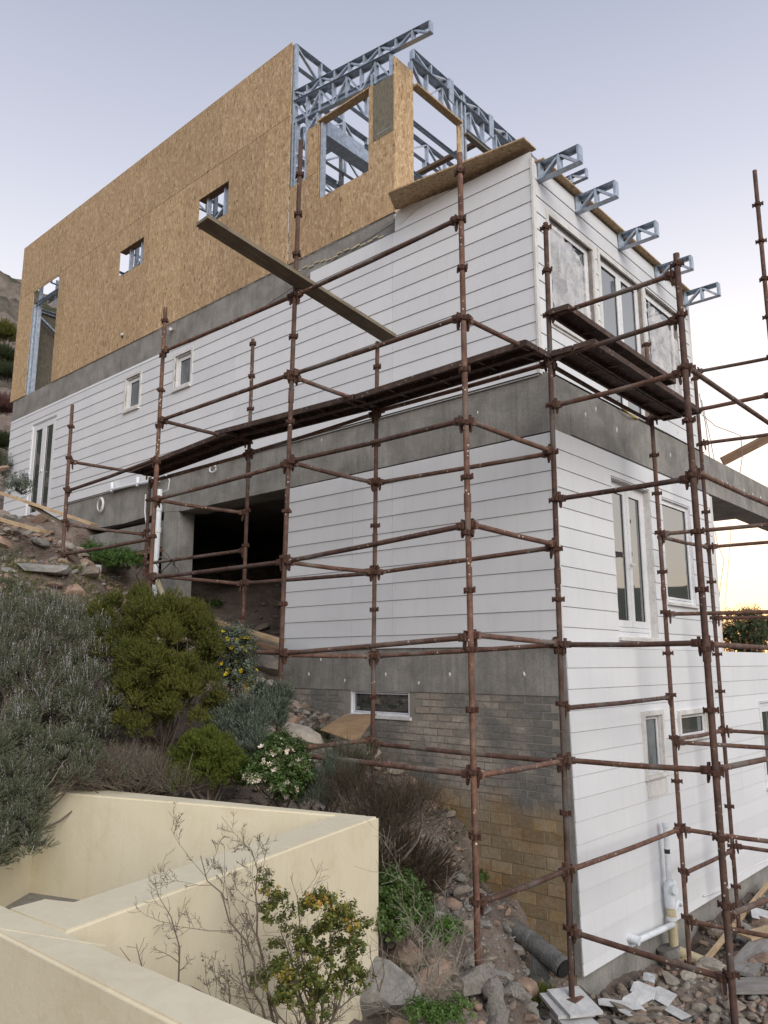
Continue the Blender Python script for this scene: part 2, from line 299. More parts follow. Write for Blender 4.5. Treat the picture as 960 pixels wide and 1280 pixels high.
class MB:
    def __init__(s): s.v = []; s.f = []
    def quadbox(s, c8):
        b = len(s.v); s.v += [tuple(x) for x in c8]
        for f in ((0, 3, 2, 1), (4, 5, 6, 7), (0, 1, 5, 4), (1, 2, 6, 5), (2, 3, 7, 6), (3, 0, 4, 7)): s.f.append(tuple(b + i for i in f))
        return s
    def box(s, p, q):
        x0, x1 = sorted((p[0], q[0])); y0, y1 = sorted((p[1], q[1])); z0, z1 = sorted((p[2], q[2]))
        return s.quadbox([(x0, y0, z0), (x1, y0, z0), (x1, y1, z0), (x0, y1, z0), (x0, y0, z1), (x1, y0, z1), (x1, y1, z1), (x0, y1, z1)])
    def bar(s, a, b, wd, ht, up=(0, 0, 1)):
        a = Vector(a); b = Vector(b); d = (b - a).normalized(); u = Vector(up)
        sd = d.cross(u)
        if sd.length < 1e-4: sd = d.cross(Vector((1, 0, 0)))
        sd.normalize(); u = sd.cross(d)
        sd = sd * wd / 2; u = u * ht / 2
        return s.quadbox([a - sd - u, b - sd - u, b + sd - u, a + sd - u, a - sd + u, b - sd + u, b + sd + u, a + sd + u])
    def tube(s, pts, r, n=8, cap=True):
        pts = [Vector(p) for p in pts]; b = len(s.v); m = len(pts)
        rr = r if hasattr(r, '__len__') else [r] * m
        d0, u, w_ = frame_axes(pts[1] - pts[0])
        for i, p in enumerate(pts):
            d = (pts[min(i + 1, m - 1)] - pts[max(i - 1, 0)]).normalized()
            u = (u - d * u.dot(d)).normalized(); w_ = d.cross(u)
            for k in range(n):
                t = 2 * math.pi * k / n; s.v.append(tuple(p + (u * math.cos(t) + w_ * math.sin(t)) * rr[i]))
        for i in range(m - 1):
            for k in range(n):
                s.f.append((b + i * n + k, b + i * n + (k + 1) % n, b + (i + 1) * n + (k + 1) % n, b + (i + 1) * n + k))
        if cap:
            s.f.append(tuple(b + k for k in range(n))[::-1]); s.f.append(tuple(b + (m - 1) * n + k for k in range(n)))
        return s
    def prism(s, poly, axis, c0, c1):
        # poly: 2-D points in the two other axes (in order), extruded along axis from c0 to c1
        b = len(s.v); n = len(poly)
        for c in (c0, c1):
            for p in poly:
                q = list(p); q.insert(axis, c); s.v.append(tuple(q))
        s.f.append(tuple(b + i for i in range(n))[::-1]); s.f.append(tuple(b + n + i for i in range(n)))
        for i in range(n): s.f.append((b + i, b + (i + 1) % n, b + n + (i + 1) % n, b + n + i))
        return s
    def build(s, name, mat, parent=None, loc=None, smooth=False):
        me = bpy.data.meshes.new(name); o_ = Vector(loc) if loc is not None else (ORG[parent.name] if parent else Vector((0, 0, 0)))
        me.from_pydata([(v[0] - o_.x, v[1] - o_.y, v[2] - o_.z) for v in s.v], [], s.f)
        bm = bmesh.new(); bm.from_mesh(me); bmesh.ops.recalc_face_normals(bm, faces=bm.faces); bm.to_mesh(me); bm.free()
        me.materials.append(MAT[mat])
        if smooth:
            me.polygons.foreach_set('use_smooth', [True] * len(me.polygons)); me.set_sharp_from_angle(angle=R(40))
        return link(name, me, parent, o_)
def fastmesh(name, V, F, mat, parent=None, loc=(0, 0, 0), smooth=False):
    V = np.asarray(V, np.float32) - np.array(loc, np.float32); F = np.asarray(F, np.int32); k = F.shape[1]
    me = bpy.data.meshes.new(name); me.vertices.add(len(V)); me.vertices.foreach_set('co', V.ravel())
    me.loops.add(F.size); me.loops.foreach_set('vertex_index', F.ravel())
    me.polygons.add(len(F)); me.polygons.foreach_set('loop_start', np.arange(0, F.size, k, dtype=np.int32))
    try: me.polygons.foreach_set('loop_total', np.full(len(F), k, np.int32))
    except Exception: pass
    me.update(calc_edges=True); me.materials.append(MAT[mat])
    if smooth: me.polygons.foreach_set('use_smooth', [True] * len(F))
    return link(name, me, parent, loc)
def cells(u0, u1, z0, z1, ops):
    """the rectangle minus the openings, as rectangles"""
    us = sorted({u0, u1, *[min(max(o[0], u0), u1) for o in ops], *[min(max(o[1], u0), u1) for o in ops]}); res = []
    for a, b in zip(us, us[1:]):
        if b - a < 1e-5: continue
        m = (a + b) / 2; zs = [(z0, z1)]
        for o in ops:
            if o[0] < m < o[1]:
                nz = []
                for p, q in zs:
                    if o[3] <= p or o[2] >= q: nz.append((p, q)); continue
                    if o[2] > p: nz.append((p, o[2]))
                    if o[3] < q: nz.append((o[3], q))
                zs = nz
        for p, q in zs: res.append((a, b, p, q))
    mg = []
    for c in res:
        for i, g in enumerate(mg):
            if abs(g[1] - c[0]) < 1e-6 and abs(g[2] - c[2]) < 1e-6 and abs(g[3] - c[3]) < 1e-6: mg[i] = (g[0], c[1], g[2], g[3]); break
        else: mg.append(c)
    return mg
def fbox(mb, face, u0, u1, z0, z1, d0, d1):
    """box on a facade: face 'A' (outside -Y, plane y) or 'B' (outside +X, plane x); d = outward distance from the plane"""
    if face[0] == 'A': mb.box((u0, face[1] - d0, z0), (u1, face[1] - d1, z1))
    else: mb.box((face[1] + d0, u0, z0), (face[1] + d1, u1, z1))
def board_course(parent, face, u0, u1, z0, z1, ops, seams=()):
    us = [u0] + sorted(x for x in seams if u0 + .05 < x < u1 - .05) + [u1]
    for a, b in zip(us, us[1:]):
        rs = cells(a + .0025, b - .0025, z0, z1, ops)
        groups = []
        for r in sorted(rs):
            for g in groups:
                if any(abs(q[1] - r[0]) < 1e-5 and min(q[3], r[3]) - max(q[2], r[2]) > .01 for q in g): g.append(r); break
            else: groups.append([r])
        for g in groups:
            mb = MB()
            for (p, q, s0, s1) in g:
                if q - p < .01 or s1 - s0 < .01: continue
                # tapered lap: thick at the lower edge of the course
                tb = .017 - .011 * (s0 - z0) / (z1 - z0); tt = .017 - .011 * (s1 - z0) / (z1 - z0)
                if face[0] == 'A':
                    y = face[1]; mb.quadbox([(p, y - tb, s0), (q, y - tb, s0), (q, y, s0), (p, y, s0), (p, y - tt, s1), (q, y - tt, s1), (q, y, s1), (p, y, s1)])
                else:
                    x = face[1]; mb.quadbox([(x, p, s0), (x + tb, p, s0), (x + tb, q, s0), (x, q, s0), (x, p, s1), (x + tt, p, s1), (x + tt, q, s1), (x, q, s1)])
            if mb.v: mb.build('siding_board', 'siding', parent)

# ------------------------------------------------------------------ terrain
CP = np.array([  # measured ground points
 (-15, 0, 3.5), (-13, 0, 3.15), (-11.6, 0, 2.9), (-9.76, 0, 1.95), (-7.17, 0, .70), (-5.5, 0, -.05), (-4.0, 0, -.7), (-2.9, 0, -1.15), (-1.65, 0, -1.75), (-.8, 0, -2.5), (-.17, 0, -3.15),
 (-9.4, -2.35, 2.35), (-8.3, -2.35, 1.95), (-6.95, -2.35, 1.42), (-5.6, -2.35, .75), (-4.51, -2.35, .2), (-3.2, -2.35, -.35), (-1.93, -2.35, -.95), (-.9, -2.35, -1.55), (-.2, -2.35, -2.0), (.48, -2.35, -2.47), (1.3, -2.35, -2.95),
 (-4.2, -1.05, -.25), (-5.5, -1.0, .15), (-6.8, -1.05, .85), (-1.82, -1.05, -1.12), (-.6, -1.05, -2.3), (.52, -.97, -3.26), (.8, -1.25, -3.3), (2, -1.1, -3.5), (.2, -.3, -3.4),
 (-12, -3, 3.2), (-9, -4, 2.0), (-6.5, -4, 1.0), (-4.5, -4, .0), (-3, -3.6, -.6), (-2.2, -4.4, -1.1), (-1.5, -4.2, -1.25), (-.6, -3.8, -1.5), (.2, -3.5, -1.75), (.75, -3.5, -2.0),
 (-3.5, -5.5, -.7), (-6, -6, .6), (-3, -6.5, -.9), (-9, -7, 1.6), (-3, -9, -1.2), (-8, -12, .4),
 (1.0, -3.9, -2.1), (1.6, -4.6, -2.2), (2.5, -5.4, -2.3), (3.5, -5.5, -2.5), (1.6, -3.2, -2.7), (3, -3.5, -3.1), (1.2, -2.9, -2.6), (5, -6, -2.6), (5, -3, -3.6),
 (0, .3, -3.48), (.5, 1.7, -3.45), (0, 2.4, -3.68), (.5, 3.35, -3.45), (0, 4.9, -3.45), (0, 6.3, -3.5), (1.5, 2.5, -3.4), (1.0, .8, -3.55), (2, 1, -3.5), (1.2, 4.5, -3.25), (2.5, 4, -3.2), (1, 8, -3.35), (3, 8, -3.3), (5, 2, -3.8), (8, 5, -4.3), (6, 12, -4), (1, 14, -3.6),
 (4.4, -7.8, -1.62), (3, -8.5, -1.62), (6, -8, -1.62), (2, -7.6, -1.62), (0, -9, -1.5), (5, -11, -1.6), (8, -8, -2.4),
 (-3, 3, -.9), (-5, 3, .3), (-8, 3, 1.6), (-11, 4, 2.6), (-15, 5, 3.6), (-18, 0, 4.4), (-18, -4, 4.2), (-16, 8, 4.4)], float)
def gz_raw(x, y):
    x = np.asarray(x, float); y = np.asarray(y, float); sh = x.shape
    d2 = (x.ravel()[:, None] - CP[:, 0]) ** 2 + (y.ravel()[:, None] - CP[:, 1]) ** 2 + .02
    wt = d2 ** -1.9
    return ((wt * CP[:, 2]).sum(1) / wt.sum(1)).reshape(sh)
def wob(x, y, s, a):
    return a * (np.sin(x * s + 1.3 * np.sin(y * s * .7)) * np.cos(y * s * 1.1 + .8 * np.sin(x * s * .9)))
# the cream wall's corners (tops at z = -1)
WZ = -1.0
WA = (.711, -3.765)            # outer corner seen at right
def in_court(x, y): # inside the walled yard
    x = np.asarray(x, float); y = np.asarray(y, float)
    return (x > -2.9) & (y > -6.2) & (y < -3.87 + (x - .5) * .304) & (y < -4.65 + (x + 2.0) * .75 + 10 * (x > -2.0)) & (x < 1.15 - (y + 6.1) * .26)
def gz(x, y):
    x = np.asarray(x, float); y = np.asarray(y, float)
    z = gz_raw(x, y) + wob(x, y, 2.3, .05) + wob(x + 3, y - 1, 6.1, .025)
    back = np.clip((y - 9) / 12, 0, 1) * np.clip((x + 14) / 6, 0, 1); z = z * (1 - back) + back * (-6 - np.clip(y - 9, 0, 200) * .12)
    far = np.clip((np.hypot(x + 3, y + 1) - 18) / 30, 0, 1)
    slope = np.clip(3.6 - (x + 16) * .31, -30, 9)
    z = z * (1 - far) + far * np.minimum(np.where(y > 12, np.minimum(slope, -6 - (y - 12) * .15), slope), -4 - (x - 8) * .12)
    left = np.clip((-x - 17) / 8, 0, 1)
    z = z - 0.0
    left = left * np.clip((26 + (-x - 17) * .35 - y) / 8, 0, 1)
    hz = 4.2 + (-x - 17) * .60 + wob(x, y, .35, 1.2) + wob(x, y, .9, .5)
    z = z * (1 - left) + np.minimum(hz, 38 + wob(x, y, .1, 3)) * left
    out = np.clip((np.hypot(x, y) - 130) / 80, 0, 1) * np.clip((x + 60) / 60, 0, 1)
    z = z * (1 - out) + out * -40
    return z
def ground_at(px, py, t0=2.0, t1=40.0):
    d = _ray(px, py) / FPX; t = t0
    ts = np.linspace(t0, t1, 1500); P = np.array([CAM + d * float(q) for q in ts])
    g = gz(P[:, 0], P[:, 1]); k = np.argmax(P[:, 2] <= g)
    return Vector(P[k])
def axis_pts(lo, hi, f0, f1, fine, coarse):
    a = list(np.arange(f0, f1, fine)); v = f0; st = fine
    while v > lo: st *= 1.25; v -= min(st, coarse); a.append(v)
    v = f1; st = fine
    while v < hi: st *= 1.25; v += min(st, coarse); a.append(v)
    return np.unique(np.round(a, 4))
gx = axis_pts(-900, 900, -12, 4, .09, 60); gy = axis_pts(-900, 900, -7.4, 5, .09, 60)
X, Y = np.meshgrid(gx, gy); Z = gz(X, Y)
near = (np.abs(X + 4) < 9) & (np.abs(Y) < 8)
Z = Z + near * (RNG.normal(0, .014, Z.shape))
Z = np.where(in_court(X, Y), np.minimum(Z, -1.9), Z)
Z = np.where((X < -.5) & (X > -14.8) & (Y > .6) & (Y < 4.8), np.minimum(Z, 2.2), Z)
nx, ny = len(gx), len(gy); idx = np.arange(nx * ny).reshape(ny, nx)
F = np.stack([idx[:-1, :-1], idx[:-1, 1:], idx[1:, 1:], idx[1:, :-1]], -1).reshape(-1, 4)
g = fastmesh('ground', np.stack([X, Y, Z], -1).reshape(-1, 3), F, 'soil', smooth=True); g['kind'] = 'structure'
# steep rocky hillside left of the house
xs = np.arange(-120, -18.4, .8); ys = np.arange(-60, 90, .8); X, Y = np.meshgrid(xs, ys)
Z = gz(X, Y) + .12 + wob(X, Y, 1.7, .35) + wob(X + 2, Y, 3.9, .22) + RNG.normal(0, .16, X.shape)
nx, ny = len(xs), len(ys); idx = np.arange(nx * ny).reshape(ny, nx)
F = np.stack([idx[:-1, :-1], idx[:-1, 1:], idx[1:, 1:], idx[1:, :-1]], -1).reshape(-1, 4)
h = fastmesh('hillside', np.stack([X, Y, Z], -1).reshape(-1, 3), F, 'hillrock'); h['kind'] = 'structure'
# distant hills across the valley, seen only mirrored in the panes
V = []; F = []
nA = 60
for i in range(nA):
    a = R(66 - 48.16 - 30 + i * 1.9) ; dx = math.cos(R(90) - a) ; dy = math.sin(R(90) - a)
    a2 = R(-5 + i * 2.0); dx, dy = math.sin(a2), math.cos(a2)
    t = math.sin(i * .31) * .2 + math.sin(i * .73 + 1) * .12 + math.sin(i * 1.9) * .03
    hh = (78 + 30 * t) * min(1, max(0, (a2 - R(0)) / R(12)))
    V += [(dx * 520, dy * 520, -42), (dx * 620, dy * 620, -42 + hh * 1.4), (dx * 760, dy * 760, -60)]
for i in range(nA - 1):
    b = i * 3; F += [(b, b + 3, b + 4, b + 1), (b + 1, b + 4, b + 5, b + 2)]
h = fastmesh('far_hills', V, F, 'far', smooth=True); h['kind'] = 'structure'

# ------------------------------------------------------------------ the house
HOUSE = empty('house', (-7.5, 2.5, -3.4), 'house under construction with white board siding, bare concrete bands and strand board top floor', 'house')
H = HOUSE
XL = -15.0; YB = 4.95; UX = -.13
# openings  (u0, u1, z0, z1)
A_UP = [(-9.58, -9.06, 4.93, 5.63), (-7.84, -7.33, 4.97, 5.64), (-13.76, -12.55, 3.2, 5.52)]
A_LO = []
B_UP = [(.33, 1.50, 4.12, 5.62), (1.72, 3.10, 3.42, 5.66), (3.24, 4.46, 4.10, 5.68)]
B_MID = [(1.42, 2.60, .30, 2.36), (3.00, 4.05, .82, 2.33)]
B_LOW = [(1.76, 2.38, -1.42, -.60), (2.88, 3.98, -1.06, -.64), (6.30, 7.6, -2.0, -.64)]
def wall(face, u0, u1, z0, z1, ops, th=.20, mat='membrane', name='wall', gap=.003):
    mb = MB()
    for (a, b, c, d) in cells(u0, u1, z0, z1, ops): fbox(mb, face, a, b, c, d, -gap - th, -gap)
    return mb.build(name, mat, H)
wall(('A', 0), XL, UX - .02, 3.36, 6.3, A_UP)
wall(('B', UX), .20, YB, 3.42, 6.22, B_UP)
wall(('A', 0.01), -4.6, -.01, .16, 2.62, A_LO)
wall(('B', 0.0), .22, YB, .16, 2.68, B_MID)
wall(('B', 0.02), .02, 15, -3.9, .10, B_LOW, mat='concrete', name='plinth_wall')
wall(('A', .0), XL, -11.7, 2.4, 3.36, [(-13.76, -12.55, 3.2, 5.52)])
# siding, course by course
PIT = .2275
def course_set(face, u0, u1, z0, z1, ops, seams, phase=0, top=None):
    z = z1; k = 0
    while z > z0 + .02:
        a = max(z0, z - PIT + .0045)
        board_course(H, face, u0, u1, a, z, ops, seams[k % len(seams)] if seams else ()); z -= PIT; k += 1
# upper storey on the long side: the top edge climbs towards the corner, boards cut to it
def topz(x): return float(np.interp(x, [-15, -5.5, -3.66, -2.4, -.1], [5.84, 5.86, 6.13, 6.27, 6.2]))
zc = 6.295; k = 0
while zc > 3.37:
    a = max(3.34, zc - PIT + .0045); ul = XL; ur = UX + .002
    if zc > 5.845:
        ul = float(np.interp(zc, [5.85, 6.13, 6.2951], [-5.9, -3.66, -2.38]))
    board_course(H, ('A', -.012), ul, UX + .002, a, zc, A_UP, [(-2.43, -6.0, -9.6, -13.2), (-2.43, -6.02, -9.58, -13.2)][k % 2]); zc -= PIT; k += 1
board_course(H, ('A', -.012), XL, -5.95, 5.80, 5.855, [], (-9.6,))
zc = 3.34
while zc > 2.9:
    board_course(H, ('A', -.012), XL, -11.72, max(2.9, zc - PIT + .0045), zc - .004, A_UP, ()); zc -= PIT
course_set(('A', -.004), -4.60, .0, .18, 2.62, A_LO, [(-3.19, -2.45)])
course_set(('B', UX + .004), .0, YB, 3.40, 6.17, B_UP, [(), ()])
course_set(('B', .006), .004, YB, .17, 2.66, B_MID, [()])
mbt = 0
z = .165
while z > -3.12:
    board_course(H, ('B', .055 + .012 * (.165 - z)), .0, 14.5 if z < .1 else 14.5, max(-3.125, z - PIT + .0045), z, B_LOW, (7.4,) if int(z * 10) % 2 else (5.2, 10.8)); z -= PIT
# corner trims (real angle strips)
m = MB(); m.box((UX - .004, -.036, 3.36), (UX + .024, .03, 6.2)); m.build('corner_trim', 'trim', H)
m = MB(); m.box((-.01, -.024, .18), (.026, .03, 2.64)); m.build('corner_trim', 'trim', H)
m = MB(); m.quadbox([(.01, -.004, -3.13), (.05 + .04, -.004, -3.13), (.05 + .04, .06, -3.13), (.01, .06, -3.13), (.01, -.004, .16), (.05, -.004, .16), (.05, .06, .16), (.01, .06, .16)]); m.build('corner_edge', 'concrete', H)
# concrete: slab bands, columns
def conc(name, p, q, mat='concrete'): m = MB(); m.box(p, q); return m.build(name, mat, H)
m = MB(); m.prism([(-11.7, 2.93), (-11.2, 2.74), (-10.4, 2.67), (-9.4, 2.645), (-8.0, 2.70), (-7.4, 2.64), (0.003, 2.64), (0.003, 3.355), (-11.7, 3.355)], 1, -.002, .45)
m.build('slab_edge_beam', 'concrete', H)
conc('slab_edge_beam', (-.46, .452, 2.69), (0.004, 9.75, 3.335))
conc('floor_slab', (-14.9, .46, 3.03), (-.47, YB - .01, 3.33))
conc('balcony_slab', (-5.2, YB, 3.05), (-.47, 9.74, 3.33)); conc('soffit_rib', (-5.2, YB + .2, 2.72), (-1.9, 5.5, 3.04)); conc('soffit_rib', (-5.2, 9.2, 2.72), (-1.9, 9.6, 3.04)); conc('soffit_rib', (-2.2, 5.51, 2.74), (-1.9, 9.19, 3.04))
conc('terrace_slab', (-6, .24, -.22), (.05, 14.4, .13)); 
conc('top_slab', (-14.9, .22, 6.21), (-.2, YB, 6.37))
# band on the long side above the siding: rough mortar bottom edge
m = MB(); poly = [(-15.02, 6.395), (-2.42, 6.395)]; bot = []
n = 60
for i in range(n + 1):
    x = -2.42 + (-15.02 + 2.42) * i / n; bot.append((x, min(6.30, topz(x) - .03 + .0 * i)))
m.prism(poly + bot, 1, -.004, .02); m.build('concrete_band', 'concrete', H)
conc('concrete_column', (-8.0, .004, .6), (-7.52, .33, 2.70)); conc('lower_beam', (-11.3, .02, 2.06), (-8.02, .35, 2.55))
m = MB(); m.box((-11.3, .0, 1.97), (-8.05, .12, 2.045)); m.build('formwork_plank', 'timber_brown', H)
m = MB(); m.box((-11.2, .16, 1.95), (-8.05, .30, 2.03)); m.build('formwork_plank', 'timber_brown', H)
conc('concrete_column', (-11.72, .02, 2.2), (-11.32, .5, 2.92))
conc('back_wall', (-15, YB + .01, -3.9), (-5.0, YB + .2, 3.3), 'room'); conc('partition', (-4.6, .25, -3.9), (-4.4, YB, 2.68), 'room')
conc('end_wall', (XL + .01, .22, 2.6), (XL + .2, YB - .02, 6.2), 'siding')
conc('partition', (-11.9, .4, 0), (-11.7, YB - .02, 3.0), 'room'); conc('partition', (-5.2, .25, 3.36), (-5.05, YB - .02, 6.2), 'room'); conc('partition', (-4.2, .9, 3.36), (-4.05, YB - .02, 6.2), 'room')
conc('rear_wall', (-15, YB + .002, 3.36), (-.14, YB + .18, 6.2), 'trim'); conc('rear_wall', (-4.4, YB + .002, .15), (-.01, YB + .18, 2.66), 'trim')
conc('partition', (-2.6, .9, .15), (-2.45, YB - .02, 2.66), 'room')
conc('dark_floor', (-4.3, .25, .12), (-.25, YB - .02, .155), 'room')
# concrete band over the bricks, brickwork with a slot window
W1 = (-3.24, -2.19, -.685, -.36)
m = MB()
for c in cells(-4.9, -.002, -.365, .178, []): m.box((c[0], .004, c[2]), (c[1], .22, c[3]))
m.build('ring_beam', 'concrete', H)
m = MB()
for c in cells(-4.9, .012, -3.95, -.367, [W1]): m.box((c[0], .018, c[2]), (c[1], .22, c[3]))
m.build('mortar_bed', 'mortar', H)
bl, bh = .228, .085
bm0 = MB(); bm0.box((-.107, 0, -.035), (.107, .02, .035)); base = bm0.build('brick', 'brick', H, loc=(0, 0, 0)); bme = base.data
bpy.data.objects.remove(base)
lst = []
row = 0; z = -.367 - .045
while z > -3.6:
    if z < -1.55: bl, bh = .285, .128
    x = -.15 - (bl / 2 if row % 2 else 0)
    while x > -4.6:
        inw = (x + .11 > W1[0] and x - .11 < W1[1] and z + .04 > W1[2] and z - .04 < W1[3])
        if not inw and z > float(gz(x, -.1)) - .12: lst.append((x, z, bl / .228, (bh - .015) / .07))
        x -= bl
    z -= bh; row += 1
lst.sort(key=lambda q: (q[0] - CAM.x) ** 2 + q[1] ** 2)
# a rough render coat hides the joints on much of the upper courses: those bricks sit almost flush
for x, z, sx_, sz_ in lst[:298]:
    link('brick', bme, H, (x + random.uniform(-.004, .004), .0185 - random.uniform(.004, .011), z + random.uniform(-.003, .003)), (0, random.uniform(-.01, .01), random.uniform(-.012, .012)), (sx_ * random.uniform(.97, 1.02), 1, sz_ * random.uniform(.96, 1.03)))
m = MB()
for x, z, sx_, sz_ in lst[298:]:
    d = random.uniform(.004, .011); m.box((x - .107 * sx_, .0185 - d, z - .035 * sz_), (x + .107 * sx_, .03, z + .035 * sz_))
if m.v: o = m.build('brickwork', 'brick', H); o['kind'] = 'stuff'
# filler dabs on the bands
def dab(p, n, r):
    m = MB(); k = 9; b = []
    ax = Vector((1, 0, 0)) if n == 'A' else Vector((0, 1, 0)); nn = Vector((0, -1, 0)) if n == 'A' else Vector((1, 0, 0))
    for i in range(k):
        t = 2 * math.pi * i / k; q = r * random.uniform(.6, 1.2); b.append(p + ax * math.cos(t) * q * .8 + Vector((0, 0, math.sin(t) * q * 1.3)))
    m.v = [tuple(x) for x in b] + [tuple(p + nn * .012)]; m.f = [(i, (i + 1) % k, k) for i in range(k)]
    m.build('filler_dab', 'dab', H)
for px, py in [(401, 825), (482, 843), (431, 851), (562, 843), (523, 854), (655, 843), (386, 843), (402, 550), (528, 593), (597, 516)]: dab(HY(-.0 if py < 700 else .004, px, py), 'A', .022)
for px, py in [(732, 518), (771, 537), (745, 512), (838, 569), (847, 540), (903, 602), (909, 605), (930, 613), (941, 618), (951, 622)]: dab(HX(.0045, px, py), 'B', .03)

# ---- windows
def prect(face, u0, u1, z0, z1, d0, d1): m = MB(); fbox(m, face, u0, u1, z0, z1, d0, d1); return m
def ring(face, u0, u1, z0, z1, t, d0, d1):
    m = MB()
    fbox(m, face, u0, u1, z1 - t, z1, d0, d1); fbox(m, face, u0, u1, z0, z0 + t, d0, d1)
    fbox(m, face, u0, u0 + t, z0 + t, z1 - t, d0, d1); fbox(m, face, u1 - t, u1, z0 + t, z1 - t, d0, d1); return m
def window(face, o, leaves=1, depth=.09, t=.05, st=.055, glass='glass', sill=True, handle=True, name='window', reveal='reveal', sheet=False, sillw=.04, panel=0.0):
    u0, u1, z0, z1 = o
    W = ring(face, u0 + .006, u1 - .006, z0 + .006, z1 - .006, .014, -depth - .06, -.002).build(name, reveal, H)
    ring(face, u0 + .02, u1 - .02, z0 + .02, z1 - .02, t, -depth - .05, -depth + .01).build('window_frame', 'upvc', W)
    a, b = u0 + .02 + t, u1 - .02 - t; wl = (b - a) / leaves
    for i in range(leaves):
        p, q = a + i * wl + .004, a + (i + 1) * wl - .004
        s = ring(face, p, q, z0 + .024 + t + panel, z1 - .024 - t, st, -depth - .035, -depth + .018).build('sash', 'upvc', W)
        prect(face, p + st, q - st, z0 + .024 + t + panel + st, z1 - .024 - t - st, -depth - .012, -depth - .004).build('pane', glass, W)
        ring(face, p + st, q - st, z0 + .024 + t + panel + st, z1 - .024 - t - st, .006, -depth - .003, -depth + .003).build('glazing_bead', 'black', W)
    if panel: prect(face, a, b, z0 + .024 + t, z0 + .02 + t + panel, -depth - .03, -depth + .015).build('kick_panel', 'upvc', W)
    if handle and leaves == 2:
        mu = (u0 + u1) / 2; zh = z0 + (z1 - z0) * .47; m = MB(); fbox(m, face, mu - .02, mu + .02, zh - .06, zh + .06, -depth + .018, -depth + .03); fbox(m, face, mu - .012, mu + .11, zh - .012, zh + .012, -depth + .045, -depth + .06); m.build('handle', 'upvc', W)
    if sill: prect(face, u0 - .03, u1 + .03, z0 - .035, z0 + .004, -.02, sillw + .01).build('window_sill', 'trim', W)
    return W
FA = ('A', -.0145); 
W = window(FA, A_UP[0], 1, .06, .03, .045, 'glass_frost', reveal='trim'); ring(FA, A_UP[0][0] - .05, A_UP[0][1] + .05, A_UP[0][2] - .0, A_UP[0][3] + .05, .05, .0, .022).build('plaster_surround', 'trim', W)
W = window(FA, A_UP[1], 1, .06, .03, .045, 'glass_frost', reveal='trim'); ring(FA, A_UP[1][0] - .05, A_UP[1][1] + .05, A_UP[1][2] - .0, A_UP[1][3] + .05, .05, .0, .022).build('plaster_surround', 'trim', W)
window(FA, A_UP[2], 2, .03, .05, .10, name='french_door', sill=False, reveal='upvc')
window(('A', .018), W1, 1, .05, .014, .012, handle=False, reveal='upvc', sill=True, sillw=.02)
FB = ('B', UX + .005)
W = window(FB, B_UP[0], 1, .06, .05, .05)
def sheet(face, u0, u1, z0, z1, parent, cut=.0):
    nu, nz = 22, 26; V = []
    for j in range(nz + 1):
        for i in range(nu + 1):
            u = u0 + (u1 - u0) * i / nu; tz = z1 - cut * (i / nu) ** 1.5 - .05 * abs(math.sin(i * .9)) ; z = z0 + (tz - z0) * j / nz
            d = .012 + .014 * random.random() + .012 * math.sin(u * 19 + z * 7) * math.sin(z * 13 - u * 5) + (.02 * math.sin(u * 31) * (j / nz))
            V.append((u, -(d) + face[1], z) if face[0] == 'A' else (face[1] + d, u, z))
    F = [(j * (nu + 1) + i, j * (nu + 1) + i + 1, (j + 1) * (nu + 1) + i + 1, (j + 1) * (nu + 1) + i) for j in range(nz) for i in range(nu)]
    o = fastmesh('plastic_sheet', V, F, 'sheet', None, ORG[parent.name], smooth=True); o.parent = parent; o.location = (0, 0, 0); return o
sheet(('B', UX + .01), B_UP[0][0] + .02, B_UP[0][1] - .15, B_UP[0][2] + .02, B_UP[0][3] - .12, W, .28)
window(FB, B_UP[1], 2, .06, .05, .07, name='french_door', sill=True)
W = window(FB, B_UP[2], 1, .06, .05, .05); sheet(('B', UX + .01), B_UP[2][0] + .02, B_UP[2][1] - .03, B_UP[2][2] + .02, B_UP[2][3] - .22, W, .30)
for o in B_UP[:2]: ring(FB, o[0] - .07, o[1] + .07, o[2] - .07, o[3] + .02, .066, .0, .024).build('plaster_surround', 'trim', H)
FM = ('B', .012)
window(FM, B_MID[0], 2, .10, .06, .085, name='french_door', sill=True, panel=.06, reveal='trim')
window(FM, B_MID[1], 1, .05, .035, .03, reveal='upvc', sill=True)
FL = ('B', .085)
for i, o in enumerate(B_LOW[:2]):
    W = window(FL, (o[0] + .06, o[1] - .06, o[2] + .05, o[3] - .05), 1, .05, .012, .02, 'glass_frost' if i == 0 else 'glass', reveal='trim', sill=True)
    ring(FL, o[0], o[1], o[2], o[3], .056, -.02, .03).build('plaster_surround', 'trim', W)
    if i == 0:
        prect(FL, o[0] + .03, o[1] - .02, o[2] - .20, o[2] - .02, -.0, .022).build('repair_patch', 'trim', W)
window(('B', .10), B_LOW[2], 2, .05, .06, .09, name='french_door', sill=True, reveal='upvc')

